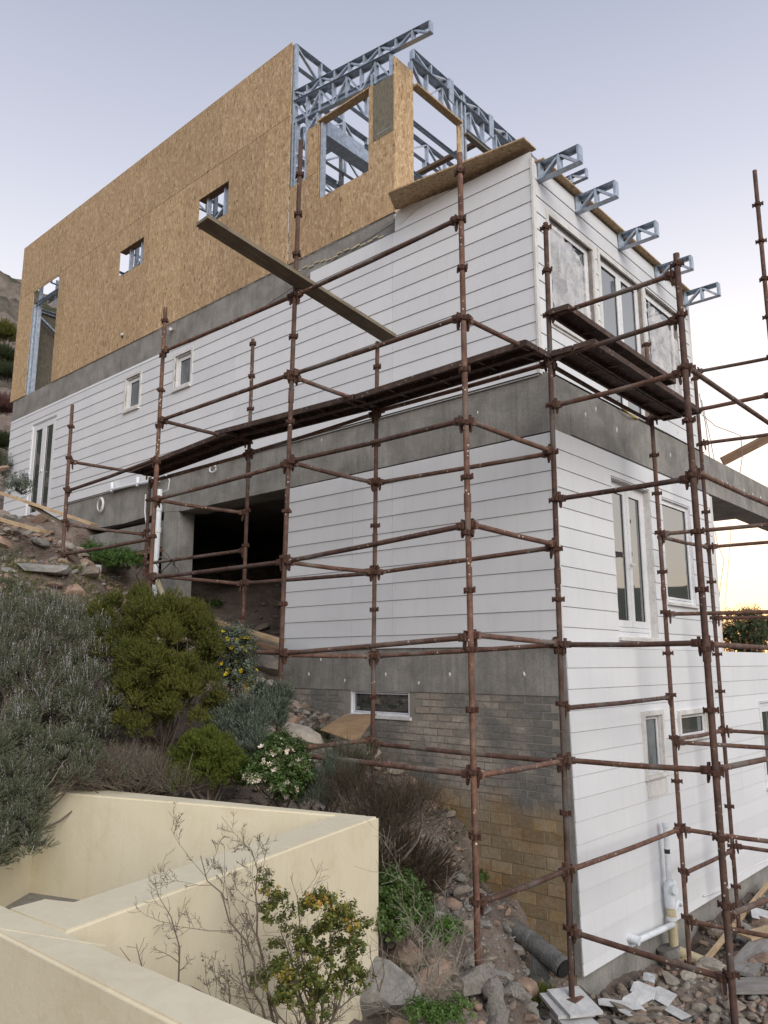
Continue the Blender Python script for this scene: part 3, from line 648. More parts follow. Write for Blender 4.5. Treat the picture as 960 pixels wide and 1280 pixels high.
# ---- strand board shell of the top floor
OT = 10.6; OB = 6.39; SEAM = 9.15; OY = -.006
O_OPS = [(-7.33, -6.40, 8.02, 8.67), (-10.2, -9.25, 8.06, 8.65), (-14.36, -13.0, 6.38, 9.10)]
def osb_panel(u0, u1, z0, z1, ops, face=('A', OY), mat='osb', d=.018):
    rs = cells(u0 + .003, u1 - .003, z0 + .005, z1 - .005, ops)
    if not rs: return
    m = MB(); off = random.uniform(-.0015, .0015)
    for (a, b, c, e) in rs: fbox(m, face, a, b, c, e, off, d + off)
    m.build('strand_board_panel', mat, H)
us = [-15.17, -13.92, -12.7, -11.48, -10.26, -9.04, -7.82, -6.6, -5.38, -4.73]
for a, b in zip(us, us[1:]): osb_panel(a, b, OB, SEAM, O_OPS)
us = [-15.17, -14.0, -11.56, -9.12, -6.68, -4.73]
for a, b in zip(us, us[1:]): osb_panel(a, b, SEAM, OT, [])
# recessed-window bay to the right
WO = (-4.04, -2.905, 7.28, 8.70)
osb_panel(-4.70, -3.5, OB, 7.78, [WO]); osb_panel(-3.5, -2.40, OB, 7.72, [WO])
osb_panel(-4.30, -4.0, 7.78, 8.66, [WO]); osb_panel(-2.92, -2.82, 7.72, 8.72, [WO]);
osb_panel(-2.82, -2.40, 7.72, 8.68, [], mat='osb_old')
def board(name, p, q, mat='osb'): m = MB(); m.box(p, q); return m.build(name, mat, H)
board('strand_board_panel', (-2.405, -.024, 6.39), (-2.385, .42, 8.97))                 # corner return
board('window_lining', (-4.06, -.02, 8.70), (-2.89, .12, 8.725), 'osb')
board('window_lining', (-4.065, -.015, 7.28), (-4.04, .12, 8.70), 'osb'); board('window_lining', (-2.905, -.015, 7.28), (-2.88, .12, 8.70), 'osb')
board('window_lining', (-7.36, .004, 8.67), (-6.37, .14, 8.69), 'timber_brown'); board('window_lining', (-10.22, .004, 8.65), (-9.22, .14, 8.67), 'timber_brown')
board('strand_board_panel', (-2.43, .42, 8.70), (-2.30, 1.60, 8.73)); board('strand_board_panel', (-2.41, 1.56, 6.39), (-2.38, 1.72, 8.74)); board('strand_board_panel', (-2.42, 1.75, 8.60), (-2.32, 3.4, 8.63), 'osb_old')
# skirting: rough foam line where siding meets the band
# ---- light steel framing
def steel(name, a, b, wd=.04, ht=.09, up=(0, 0, 1), parent=None, mat='steel'):
    """open C channel: web plus two flanges"""
    a = Vector(a); b = Vector(b); d = (b - a).normalized(); u = Vector(up); sd = d.cross(u)
    if sd.length < 1e-3: u = Vector((0, 1, 0)); sd = d.cross(u)
    sd.normalize(); u = sd.cross(d)
    m = MB(); t = .004
    m.bar(a + u * ht / 2, b + u * ht / 2, wd, t, u); m.bar(a - u * ht / 2, b - u * ht / 2, wd, t, u); m.bar(a - sd * wd / 2, b - sd * wd / 2, t, ht - t * 2, u)
    return m.build(name, mat, parent or H)
def truss(a, b, depth, n, wd=.09, ch=.045, down=True, endplate=False, face=None):
    """parallel chord truss as a part, webs as sub-parts; a,b = top chord ends; wd = thickness across, ch = chord height"""
    a = Vector(a); b = Vector(b); z = Vector((0, 0, -depth)); m = MB(); t = .004
    d = (b - a).normalized(); sd = d.cross(Vector((0, 0, 1))).normalized() * (wd / 2)
    for p, q, s in ((a, b, -1), (a + z, b + z, 1)):
        m.bar(p, q, wd, t); o = Vector((0, 0, s * ch))
        m.bar(p + o / 2 - sd, q + o / 2 - sd, t, ch - t)
    T = m.build('steel_truss', 'steel', H)
    for i in range(n + 1):
        p = a.lerp(b, i / n); MB().bar(p + Vector((0, 0, -.004)), p + z + Vector((0, 0, .004)), .035, wd - .012, d.cross(Vector((0, 0, 1)))).build('web_post', 'steel', T)
        if i < n:
            q = a.lerp(b, (i + 1) / n)
            p2, q2 = (p + z, q) if i % 2 else (p, q + z)
            dd = (q2 - p2).normalized(); MB().bar(p2 + dd * .03, q2 - dd * .03, .030, wd - .04, d.cross(Vector((0, 0, 1)))).build('web_diagonal', 'steel', T)
    if endplate: MB().bar(b + d * .006 + Vector((0, 0, .002)), b + z + d * .006 - Vector((0, 0, .002)), .006, wd + .004, d.cross(Vector((0, 0, 1)))).build('end_plate', 'steel', T)
    return T
# end wall of the tall box (runs away from us at x = -4.7)
truss((-4.72, .03, 10.57), (-4.72, 4.9, 10.57), .42, 8, .09)
truss((-4.72, .03, 9.72), (-4.72, 4.9, 9.72), .5, 8, .09)
for y in (.05, 1.2, 2.4, 3.6, 4.85): steel('steel_stud', (-4.72, y, 6.4), (-4.72, y, 10.15), .04, .09, (1, 0, 0))
for i, y in enumerate((.05, 1.2, 2.4, 3.6)): steel('steel_brace', (-4.70, y + .03, 7.2 if i % 2 else 9.1), (-4.70, y + 1.15, 9.1 if i % 2 else 7.2), .03, .04, (1, 0, 0))
steel('steel_rail', (-4.72, .03, 8.35), (-4.72, 4.9, 8.35)); steel('steel_rail', (-4.72, .03, 7.5), (-4.72, 4.9, 7.5))
# truss over the window bay that sticks out past the corner
truss((-4.68, .03, 9.61), (-1.72, .03, 9.185), .185, 9, .085, endplate=True)
truss((-4.68, .05, 9.40), (-2.50, .05, 9.10), .40, 7, .085)
steel('steel_rail', (-4.68, .05, 9.08), (-2.5, .05, 8.79))
for x, z0, z1 in ((-4.70, 7.8, 10.55), (-4.80, 7.8, 9.05), (-4.62, 7.8, 9.05), (-4.36, 7.82, 9.0), (-4.10, 7.3, 8.9), (-2.88, 6.4, 8.95), (-2.47, 7.7, 9.05), (-3.98, 7.28, 8.66)): steel('steel_stud', (x, .05, z0), (x, .05, z1), .04, .08, (0, 1, 0))
for p, q in (((-4.64, .05, 7.95), (-4.38, .05, 7.82)), ((-4.64, .05, 8.45), (-4.38, .05, 8.2)), ((-4.36, .05, 8.72), (-4.06, .05, 8.95)), ((-4.62, .05, 8.2), (-4.38, .05, 8.0))): steel('steel_brace', p, q, .03, .04, (0, 1, 0))
MB().box((-2.50, -.010, 8.05), (-2.42, .02, 9.0)).build('steel_flashing', 'steel', H)
MB().box((-2.74, -.026, 7.8), (-2.44, -.022, 7.81)).build('steel_clip', 'steel', H)
# side towards the terrace (x = -2.45)
truss((-2.40, .42, 9.36), (-2.40, 3.9, 9.36), .17, 8, .09)
truss((-2.44, .42, 9.18), (-2.44, 3.9, 9.18), .40, 9, .09)
for y in (1.68, 1.78, 3.4): steel('steel_stud', (-2.42, y, 6.4), (-2.42, y, 9.3), .04, .08, (1, 0, 0))
for y in (1.37, 2.52): MB().box((-2.37, y - .06, 8.98), (-2.35, y + .06, 9.40)).build('steel_plate', 'steel', H)
# rear frames
truss((-4.6, 4.85, 9.27), (-1.76, 4.85, 9.27), .19, 9, .09, endplate=True); truss((-4.6, 4.87, 9.0), (-2.4, 4.87, 9.0), .4, 6, .09)
for x in (-4.5, -3.8, -3.1, -2.45): steel('steel_stud', (x, 4.9, 6.4), (x, 4.9, 8.8), .04, .09, (0, 1, 0))
# roof trusses across the tall box, seen through its openings
for x in (-13.6, -12.4, -10.9, -9.75, -8.2, -6.9, -5.8):
    truss((x, .06, 9.45), (x, 4.9, 9.45), .32, 7, .06)
for x in (-14.2, -9.9, -9.45, -7.15, -6.62): steel('steel_stud', (x, .09, 6.42), (x, .09, 9.4), .04, .08, (0, 1, 0))
for y in (1.4, 2.9, 4.2): steel('steel_rail', (-15, y, 9.5), (-4.8, y, 9.5), .05, .07)
for x in (-10.1, -7.3): steel('steel_brace', (x, .2, 8.15), (x + .9, .2, 8.62), .03, .05, (0, 1, 0)); steel('steel_brace', (x, .9, 8.9), (x + 1.0, .9, 8.9), .03, .05, (0, 1, 0))
truss((-15, 4.9, 10.5), (-4.8, 4.9, 10.5), .5, 12, .08)
board('strand_board_panel', (-15.14, .03, 6.4), (-15.12, 2.44, 9.0), 'osb_old'); board('strand_board_panel', (-15.11, 1.25, 6.4), (-15.10, 2.44, 8.0), 'osb'); board('strand_board_panel', (-15.14, 2.46, 6.4), (-15.12, 4.85, 9.0), 'osb_old'); steel('steel_stud', (-14.33, .03, 6.4), (-14.33, .03, 8.75), .10, .09, (0, 1, 0)); steel('steel_rail', (-14.36, .05, 8.78), (-12.98, .05, 8.78), .06, .09); steel('steel_brace', (-13.75, .5, 8.4), (-13.1, .5, 7.5), .04, .05, (0, 1, 0)); board('strand_board_panel', (-13.5, .9, 6.4), (-13.0, .915, 7.2), 'osb')
for x, y0 in ((-7.32, .35), (-6.95, .35), (-10.15, .35), (-9.7, .35), (-9.35, .35)):
    steel('steel_stud', (x, y0, 7.6), (x, y0, 9.3), .04, .08, (0, 1, 0))
for x0, x1 in ((-7.4, -6.35), (-10.25, -9.2)):
    steel('steel_rail', (x0, .37, 8.42), (x1, .37, 8.42), .05, .06); steel('steel_brace', (x0, .40, 8.62), (x1, .40, 8.05), .05, .05, (0, 1, 0)); steel('steel_brace', (x0 + .5, .44, 8.0), (x1, .44, 8.6), .04, .04, (0, 1, 0)); steel('steel_rail', (x0, 1.0, 8.95), (x1 + .8, 1.0, 8.95), .06, .07)
for x in (-13.9, -13.6, -13.2): steel('steel_stud', (x, .35, 8.75), (x, .35, 9.4), .04, .07, (0, 1, 0))
steel('steel_rail', (-14.4, .37, 9.0), (-12.9, .37, 9.0), .06, .07); steel('steel_rail', (-15.1, .2, 9.02), (-15.1, 4.8, 9.02), .08, .09); steel('steel_brace', (-15.0, .3, 8.9), (-15.0, 2.6, 7.4), .05, .05, (1, 0, 0))
truss((-4.66, .2, 9.02), (-4.66, 4.8, 9.02), .38, 9, .07)
for x, z in ((-3.75, 8.55), (-3.3, 8.2), (-2.95, 8.75)): steel('steel_rail', (x, .8, z), (x, 4.8, z), .05, .06)
for y, z in ((2.0, 8.05), (3.2, 8.45), (4.4, 8.9)): steel('steel_rail', (-4.6, y, z), (-2.45, y, z), .05, .07)
# deep box beam crossing behind the window
MB().box((-4.36, .25, 8.62), (-4.10, 3.2, 8.90)).build('box_beam', 'steel', H)
for z, y in ((8.9, 2.4), (8.9, 3.4), (8.9, 4.4)): MB().bar((-4.65, y, z), (-2.45, y, z), .10, .06).build('timber_batten', 'timber_brown', H)
steel('steel_rail', (-4.0, 1.2, 8.4), (-2.9, 4.6, 8.4), .05, .07)
# terrace edge boards and the outrigger trusses
m = MB(); m.prism([(-2.33, -.08), (-2.13, -.455), (-.11, -.20), (-.115, .10), (-2.0, .10)], 2, 6.372, 6.392); m.build('eaves_board', 'osb', H)
m = MB(); m.prism([(-.30, .11), (-.02, .11), (-.02, 4.98), (-.30, 4.98)], 2, 6.21, 6.23); m.build('eaves_board', 'osb', H)
m = MB(); m.box((-.26, 2.1, 6.235), (-.08, 2.3, 6.26)); m.build('timber_packer', 'timber_brown', H)
for y in (.13, 1.10, 2.38, 3.68, 4.86):
    truss((-.35, y, 6.168), (.46, y, 6.168), .225, 3, .10, endplate=True)
# pale torn membrane flap and yellow foam at the siding's upper edge
m = MB(); m.v = [tuple(HY(-.03, *q)) for q in ((497, 262), (565, 236), (520, 262), (499, 282), (493, 272))]; m.f = [(0, 1, 2, 3, 4)]; m.build('membrane_flap', 'trim', H)
for i in range(16):
    q = HY(-.02, 366 + i * 7.4 + random.uniform(-2, 2), 341 - i * 3.1 + random.uniform(-1, 2)); MB().box(q - Vector((.05, .006, .010)), q + Vector((.05, .006, .008))).build('foam_bead', 'pvc_cream', H)
# dark hole with pipe end in the strand board
q = HY(-.026, 153, 421); MB().tube([q + Vector((0, -.006, 0)), q + Vector((0, .001, 0))], .035, 12).build('vent_hole', 'black', H)
MB().tube([q + Vector((.0, -.03, .05)), q + Vector((.0, .0, .05))], .03, 12).build('pipe_stub', 'white', H)
MB().tube([HY(-.1, 213, 411), HY(0, 215, 412)], .03, 10).build('pipe_stub', 'white', H)
m = MB(); m.box((-.02, 2.2, 3.335), (.02, 3.3, 3.35)); m.build('drip_shadow_strip', 'black', H)
MB().bar((-11.8, -.03, 3.362), (-.12, -.03, 3.362), .03, .008).build('drip_shadow_strip', 'black', H)  # black strip put in for the shadow line at the siding's drip edge
MB().bar((.0, .1, 3.352), (.0, 4.9, 3.352), .03, .008).build('drip_shadow_strip', 'black', H)
MB().tube([HX(.03, 768, 500), HX(.06, 780, 512), HX(.05, 790, 520), HX(.02, 797, 523)], .012, 6).build('yellow_strap', 'yellowtape', H)
# ---- pipes fixed to the house
m = MB(); zt = HY(-.1, 203, 597)
m.tube([(-8.02, -.10, 3.1), (-8.02, -.10, .75)], .055, 12); o = m.build('drain_pipe', 'pvc', H, smooth=True)
for z in (2.75, 2.35, 1.2): MB().tube([(-8.02, -.10, z + .05), (-8.02, -.10, z - .05)], .066, 12).build('pipe_clip', 'pvc', o, smooth=True)
m = MB(); m.tube([HY(-.09, 136, 613), HY(-.09, 165, 606), HY(-.09, 199, 600)], .032, 8); o = m.build('waste_pipe', 'pvc', H, smooth=True)
for px, py in ((140, 609), (172, 602)): MB().tube([HY(-.09, px, py + 6), HY(-.07, px, py - 5)], .035, 8).build('pipe_branch', 'pvc', o, smooth=True)
m = MB(); m.tube([HY(-.06, 182, 618), HY(-.06, 181, 640), HY(-.05, 184, 665)], .012, 6); m.tube([HY(-.08, 206, 592), HY(-.08, 212, 600), HY(-.08, 210, 612), HY(-.08, 204, 615)], .010, 6); m.build('conduit', 'pvc', H, smooth=True)
c = HY(-.06, 126, 631); m = MB()
for k in range(3): m.tube([c + Vector((math.cos(t) * (.12 - k * .01), -.01 * k, math.sin(t) * (.15 - k * .012))) for t in np.linspace(0, 2 * math.pi, 18)], .009, 6)
m.build('cable_coil', 'white', H, smooth=True)
c = HY(-.06, 266, 586); MB().tube([c + Vector((math.cos(t) * .09, 0, math.sin(t) * .06)) for t in np.linspace(0.4, 2 * math.pi, 12)], .014, 6).build('cable_loop', 'pvc', H, smooth=True)
m = MB(); m.tube([HY(-.25, 196, 725), HY(-.35, 203, 742), HY(-.5, 212, 757)], .05, 10); m.build('cream_pipe_bend', 'pvc_cream', H, smooth=True)
# soil stack on the right side
PY = 2.0; PX = .20
m = MB(); m.tube([(PX, PY, -1.93), (PX, PY, -2.6)], .032, 12); S = m.build('vent_pipe', 'pvc', H, smooth=True)
MB().tube([(PX, PY, -1.92), (PX, PY, -1.97)], .044, 12).build('pipe_cap', 'pvc', S, smooth=True); MB().tube([(PX, PY, -2.22), (PX, PY, -2.27)], .034, 12).build('pipe_band', 'black', S, smooth=True)
m = MB(); m.tube([(PX, PY, -2.58), (PX, PY, -2.66), (PX, PY, -2.88)], [.045, .07, .06], 14); m.tube([(PX - .02, PY + .0, -2.68), (PX + .09, PY - .04, -2.66)], .055, 12); m.tube([(PX, PY, -2.72), (PX, PY + .15, -2.62)], .035, 10); m.tube([(PX, PY, -2.98), (PX, PY + .2, -2.86), (PX, PY + .3, -2.9)], .035, 10); m.build('junction_box', 'pvc', S, smooth=True)
m = MB(); m.tube([(PX, PY, -2.85), (PX, PY + .03, -3.38)], .055, 14); m.build('lower_pipe', 'pvc_cream', S, smooth=True); MB().tube([(PX, PY, -2.98), (PX, PY, -3.02)], .062, 12).build('pipe_band', 'pvc', S, smooth=True)
m = MB(); m.tube([(PX + .02, PY - .02, -3.06), (PX + .0, PY - .93, -3.02), (PX - .06, PY - .98, -3.0)], .035, 10); m.build('side_pipe', 'pvc', S, smooth=True); MB().tube([(PX - .1, PY - .95, -3.0), (PX + .03, PY - .95, -3.02)], .05, 10).build('pipe_elbow', 'pvc', S, smooth=True)
m = MB(); m.tube([(PX - .05, PY - .02, -3.32), (PX + .02, PY + .02, -3.62)], .14, 16); m.build('concrete_collar', 'concrete', S, smooth=True)
m = MB(); m.tube([(PX + .02, PY + .02, -3.36), (PX + .62, PY - .02, -3.44)], .07, 14); m.build('ground_pipe', 'pvc_cream', S, smooth=True)
m = MB(); m.tube([HX(.12, 880, 1120), HX(.12, 900, 1113), HX(.10, 930, 1088), HX(.10, 962, 1074)], .010, 6); m.build('white_cable', 'white', H, smooth=True)

# ------------------------------------------------------------------ scaffolding
SCAF = empty('scaffolding', (-1.9, -2.35, -1.0), 'rusty brown tube scaffolding standing around the corner of the unfinished house', 'scaffolding')
PO = {  # bottom (x, y, z), top (x, y, z)
 'P1': ((-6.94, -2.35, 1.38), (-7.00, -2.35, 3.93)), 'P2': ((-4.51, -2.35, .1), (-4.51, -2.35, 4.76)), 'P3': ((-1.97, -2.35, -1.05), (-1.81, -2.35, 6.0)),
 'P4': ((.48, -2.35, -2.52), (.46, -2.35, 4.76)), 'Q0': ((-6.8, -1.05, .9), (-6.8, -1.05, 2.97)), 'Q1': ((-4.26, -1.05, -.1), (-4.24, -1.05, 4.64)),
 'Q2': ((-1.85, -1.05, -1.25), (-1.78, -1.05, 3.90)), 'P5': ((.51, -.97, -2.94), (.56, -.95, 4.62)), 'P6': ((1.975, -1.1, -3.55), (1.97, -1.1, 3.68)),
 'Q3': ((.5, 1.72, -3.5), (.5, 1.66, 4.1)), 'Q4': ((.5, 3.38, -3.5), (.5, 3.34, 4.28)), 'Q5': ((1.93, 1.75, -3.5), (1.95, 1.83, 6.02)), 'R': ((1.95, 3.35, -3.5), (1.95, 3.35, 5.0))}
def pp(n, z):
    a, b = PO[n]; t = (z - a[2]) / (b[2] - a[2]); return Vector(a).lerp(Vector(b), t)
m = MB(); 
m.box((-.058, -.010, -.016), (.058, .010, .016)); m.box((-.010, -.058, -.0155), (.010, .058, .0155)); m.box((-.032, -.032, -.022), (.032, .032, .022)); m.box((-.064, -.006, -.026), (-.050, .006, .026)); m.box((.050, -.006, -.026), (.064, .006, .026))
_o = m.build('collar', 'rust_dark', None, (0, 0, 0)); COLLAR = _o.data; bpy.data.objects.remove(_o)
m = MB(); m.box((-.007, -.02, -.075), (.007, .02, .055)); m.quadbox([(-.006, -.012, -.11), (.006, -.012, -.11), (.006, .004, -.11), (-.006, .004, -.11), (-.007, -.02, -.075), (.007, -.02, -.075), (.007, .02, -.075), (-.007, .02, -.075)])
_o = m.build('wedge', 'rust_dark', None, (0, 0, 0)); WEDGE = _o.data; bpy.data.objects.remove(_o)
LEDZ = 3.08
POLES = {}
for n, (a, b) in PO.items():
    r = .0262 if n != 'P6' else .0285
    m = MB(); A = Vector(a); B = Vector(b); m.tube([A, A.lerp(B, .3), A.lerp(B, .7), B], r, 12)
    if b[2] - a[2] > 4: j = A.lerp(B, .48 + .1 * random.random()); m.tube([j, j + (B - A).normalized() * .16], r + .006, 12)
    p = m.build('upright_pole', 'rust', SCAF, a, smooth=True); POLES[n] = p
    z = LEDZ - .495 * 16
    while z < b[2] - .02:
        if z > a[2] + .12: q = pp(n, z); link('collar', COLLAR, p, q, (random.uniform(-.04, .04), random.uniform(-.04, .04), R(42) if n in ('P5', 'P6') and False else random.uniform(-.25, .25)))
        z += .495
    if abs(b[2] - z) < .0: pass
LG = """P2 P3 4.12 4.07;P2 P3 3.15 3.14;P2 P3 2.08 2.12;P2 P3 1.06 1.05;P3 P4 4.06 4.09;P3 P4 3.13 3.10;P3 P4 2.14 2.12;P3 P4 1.05 1.17;P3 P4 .09 .21;P3 P4 -.90 -.90;P1 P2 2.55 2.63;P1 P2 1.58 1.57;Q0 Q1 2.89 2.91;Q0 Q1 1.55 1.53;Q1 Q2 2.92 2.98;Q1 Q2 1.07 1.03;Q2 P5 3.0 3.04;Q2 P5 2.11 2.08;Q2 P5 1.03 1.12;Q2 P5 .07 .17;Q2 P5 -.90 -.92;P1 Q0 3.02 3.02;P1 Q0 2.04 2.02;P2 Q1 3.16 3.09;P2 Q1 2.08 2.05;P2 Q1 1.09 1.06;P3 Q2 3.11 3.07;P3 Q2 2.14 2.11;P3 Q2 1.05 1.04;P3 Q2 .08 .07;P3 Q2 -.88 -.86;P4 P5 3.09 3.08;P4 P5 2.12 2.09;P4 P5 1.18 1.14;P4 P5 .23 .18;P4 P5 -.91 -.91;P4 P5 -1.88 -1.87;P5 P6 3.55 3.49;P5 P6 3.08 3.05;P5 P6 2.57 2.54;P5 P6 1.60 1.57;P5 P6 .17 .16;P5 P6 -.90 -.86;P5 P6 -2.39 -2.41;P5 Q3 3.02 3.02;P5 Q3 -.43 -.41;P5 Q3 -1.88 -1.91;Q3 Q5 3.07 3.10;Q3 Q5 1.57 1.56;Q3 Q5 .58 .56;Q3 Q5 -.93 -.93;Q3 Q5 -1.91 -1.91;Q3 Q5 -2.9 -2.88;Q3 Q4 1.54 1.59;Q3 Q4 -.90 -.90;Q3 Q4 -2.40 -2.42;Q4 R 4.17 4.1;Q4 R 3.09 3.03;Q4 R 1.59 1.57;Q4 R .60 .58;Q4 R -.90 -.89;Q4 R -2.36 -2.33;P6 Q5 2.60 2.66;P6 Q5 1.64 1.68;P6 Q5 .15 .14;P6 Q5 -.85 -.93;P6 Q5 -1.95 -2.2"""
for l in LG.split(';'):
    a, b, za, zb = l.split(); A = pp(a, float(za)); B = pp(b, float(zb)); d = (B - A).normalized(); A2 = A + d * .045; B2 = B - d * .045
    m = MB(); sag = Vector((0, 0, -random.uniform(0, .012))); m.tube([A2, A2.lerp(B2, .5) + sag, B2], .0245, 10)
    m.bar(A2 - d * .01, A2 + d * .07, .046, .066); m.bar(B2 - d * .07, B2 + d * .01, .046, .066)
    o = m.build('ledger_tube', 'rust', SCAF, A, smooth=True); az = math.atan2(d.y, d.x)
    for q in (A2 + d * .012, B2 - d * .012):
        link('wedge', WEDGE, o, q + Vector((0, 0, random.uniform(-.01, .02))), (random.uniform(-.12, .12), random.uniform(-.1, .1), az))
        link('coupler_cup', COLLAR, o, q + d * (-.012) , (0, 0, az), (.9, .9, 1.25))
# stray tubes
MB().tube([(-2.95, -2.33, .12), (-1.98, -2.33, .10)], .0245, 10).build('ledger_tube', 'rust', SCAF, (-2.95, -2.33, .12), smooth=True)
# base plates
for n in ('P4', 'P5', 'P1'):
    a = Vector(PO[n][0]); MB().box(a + Vector((-.08, -.08, -.004)), a + Vector((.08, .08, .006))).build('base_plate', 'rust', POLES[n])
a = Vector(PO['P4'][0]); MB().box(a + Vector((-.05, -.03, .06)), a + Vector((.06, .05, .14))).build('clamp', 'rust_dark', POLES['P4'])
q = pp('P5', 3.1); m = MB()
for k in range(5):
    ph = random.random() * 6; c = q + Vector((0, 0, (k - 2) * .035)); m.tube([c + Vector((math.cos(t + ph) * .05, math.sin(t + ph) * .05, .02 * math.sin(2 * t + k))) for t in np.linspace(0, 2 * math.pi, 12)], .005, 5)
m.tube([q + Vector((-.05, 0, .05)), q + Vector((-.16, -.2, .10)), q + Vector((-.30, -.42, .04)), q + Vector((-.2, -.3, -.02)), q + Vector((-.05, -.05, -.06))], .005, 5)
m.build('binding_wire', 'wire', SCAF)
# deck planks: each lifts off on its own
def plank(x0, x1, y0, z0, z1, wd=.225, th=.045, axis='x', mat='deck'):
    m = MB()
    if axis == 'x': c = lambda u, v, k: (u, v, (z0 + (z1 - z0) * (u - x0) / (x1 - x0)) + k)
    else: c = lambda u, v, k: (v, u, (z0 + (z1 - z0) * (u - x0) / (x1 - x0)) + k)
    def seg(u0, u1, v0, v1, k0, k1): m.quadbox([c(u0, v0, k0), c(u1, v0, k0), c(u1, v1, k0), c(u0, v1, k0), c(u0, v0, k1), c(u1, v0, k1), c(u1, v1, k1), c(u0, v1, k1)])
    seg(x0, x1, y0, y0 + wd, th - .004, th)                       # steel top sheet
    seg(x0, x1, y0, y0 + .004, -.018, th - .004); seg(x0, x1, y0 + wd - .004, y0 + wd, -.018, th - .004)   # turned-down sides
    seg(x0, x1, y0 + .004, y0 + .028, -.018, -.015); seg(x0, x1, y0 + wd - .028, y0 + wd - .004, -.018, -.015)
    seg(x0 - .012, x0 + .02, y0 + .01, y0 + wd - .01, -.015, th - .004); seg(x1 - .02, x1 + .012, y0 + .01, y0 + wd - .01, -.015, th - .004)
    n = int((x1 - x0) / .6)
    for i in range(1, n): u = x0 + (x1 - x0) * i / n; seg(u - .015, u + .015, y0 + .004, y0 + wd - .004, .0, .012)
    return m
DG = 'steel deck planks on the scaffolding'
dp = [((-6.62, -4.17, -1.52, 2.955, 3.09, .225), 'rusty steel deck plank at the low left end of the walkway, outer side'),
      ((-6.62, -4.17, -1.29, 2.955, 3.07, .225), 'rusty steel deck plank at the low left end of the walkway, wall side'),
      ((-4.42, -1.72, -1.53, 3.13, 3.04, .225), 'rusty steel deck plank in the middle of the long walkway, outer side'),
      ((-4.42, -1.72, -1.30, 3.11, 3.04, .225), 'rusty steel deck plank in the middle of the long walkway, wall side'),
      ((-1.86, .60, -1.52, 3.035, 3.06, .225), 'rusty steel deck plank of the walkway ending at the house corner, outer side'),
      ((-1.86, .60, -1.29, 3.035, 3.06, .225), 'rusty steel deck plank of the walkway ending at the house corner, wall side')]
for a, lab in dp:
    o = plank(*a).build('deck_plank', 'deck', None, (a[0], a[2], a[3])); tag(o, lab, 'scaffold plank', DG)
for a, lab in (((-1.02, 1.74, .585, 3.545, 3.50, .235), 'single higher steel deck plank nearest the plastic covered window'),
               ((-1.02, 1.80, .60, 3.09, 3.06, .235), 'dark steel deck plank below the single higher one, side nearest the wall'),
               ((-1.02, 1.80, .85, 3.09, 3.06, .235), 'dark steel deck plank on the lower level beside the wall, outer side')):
    m = plank(*a, axis='y')
    o = m.build('deck_plank', 'deck', None, (a[2], a[0], a[3])); tag(o, lab, 'scaffold plank', DG)
# long timber plank lying aslant, poking out towards the viewer
def solid(name, pts, wd, th, mat, label, cat, group=None, up=(0, 0, 1)):
    m = MB(); m.bar(pts[0], pts[1], wd, th, up); L = (Vector(pts[1]) - Vector(pts[0]))
    c = (Vector(pts[0]) + Vector(pts[1])) / 2; d = L.normalized(); u = Vector(up); sd = d.cross(u).normalized(); u = sd.cross(d)
    M_ = Matrix((d, sd * -1, u)).transposed()            # local x along the grain
    me_v = [M_.inverted() @ (Vector(v) - c) for v in m.v]; m2 = MB(); m2.v = [tuple(v) for v in me_v]; m2.f = m.f
    o = m2.build(name, mat, None, (0, 0, 0)); o.location = c; o.rotation_euler = M_.to_euler(); return tag(o, label, cat, group)
solid('timber_plank', ((-1.64, -.98, 3.93), (-1.80, -3.66, 4.385)), .225, .042, 'timber_old', 'long weathered timber plank lying aslant across the scaffolding with its end sticking out', 'plank')
# loose hanging wires on the right
m = MB()
m.tube([HY(3.4, 874, 492), HY(3.4, 882, 530), HY(3.4, 888, 580)], .006, 5); m.tube([HY(3.4, 877, 500), HY(3.4, 886, 540), HY(3.4, 893, 575)], .005, 5)
m.tube([HY(3.4, 877, 518), HY(3.4, 895, 533), HY(3.4, 920, 542), HY(3.4, 926, 545), HY(3.4, 928, 570), HY(3.4, 925, 592)], .005, 5)
m.tube([HY(3.4, 858, 480), HY(3.4, 863, 486), HY(3.4, 872, 487)], .006, 5)
m.build('tie_wire', 'wire', SCAF)
m = MB(); m.tube([HY(6.5, 894, 615), HY(6.5, 891, 650), HY(6.5, 897, 680), HY(6.5, 905, 700), HY(6.5, 900, 735), HY(6.5, 899, 755)], .006, 5); m.tube([HY(6.5, 914, 660), HY(6.5, 911, 700), HY(6.5, 906, 757)], .005, 5)
tag(m.build('hanging_wire', 'wire', None, HY(6.5, 894, 640)), 'thin loose wires hanging below the bare slab against the sunset sky', 'wire')
solid('timber_prop', (HX(-.25, 903, 577), Vector((.9, 7.0, 3.33)) * 0 + HY(7.3, 990, 532)), .16, .05, 'timber_brown', 'brown timber prop leaning up from the bare slab edge at right', 'timber prop', up=(1, 0, .3))

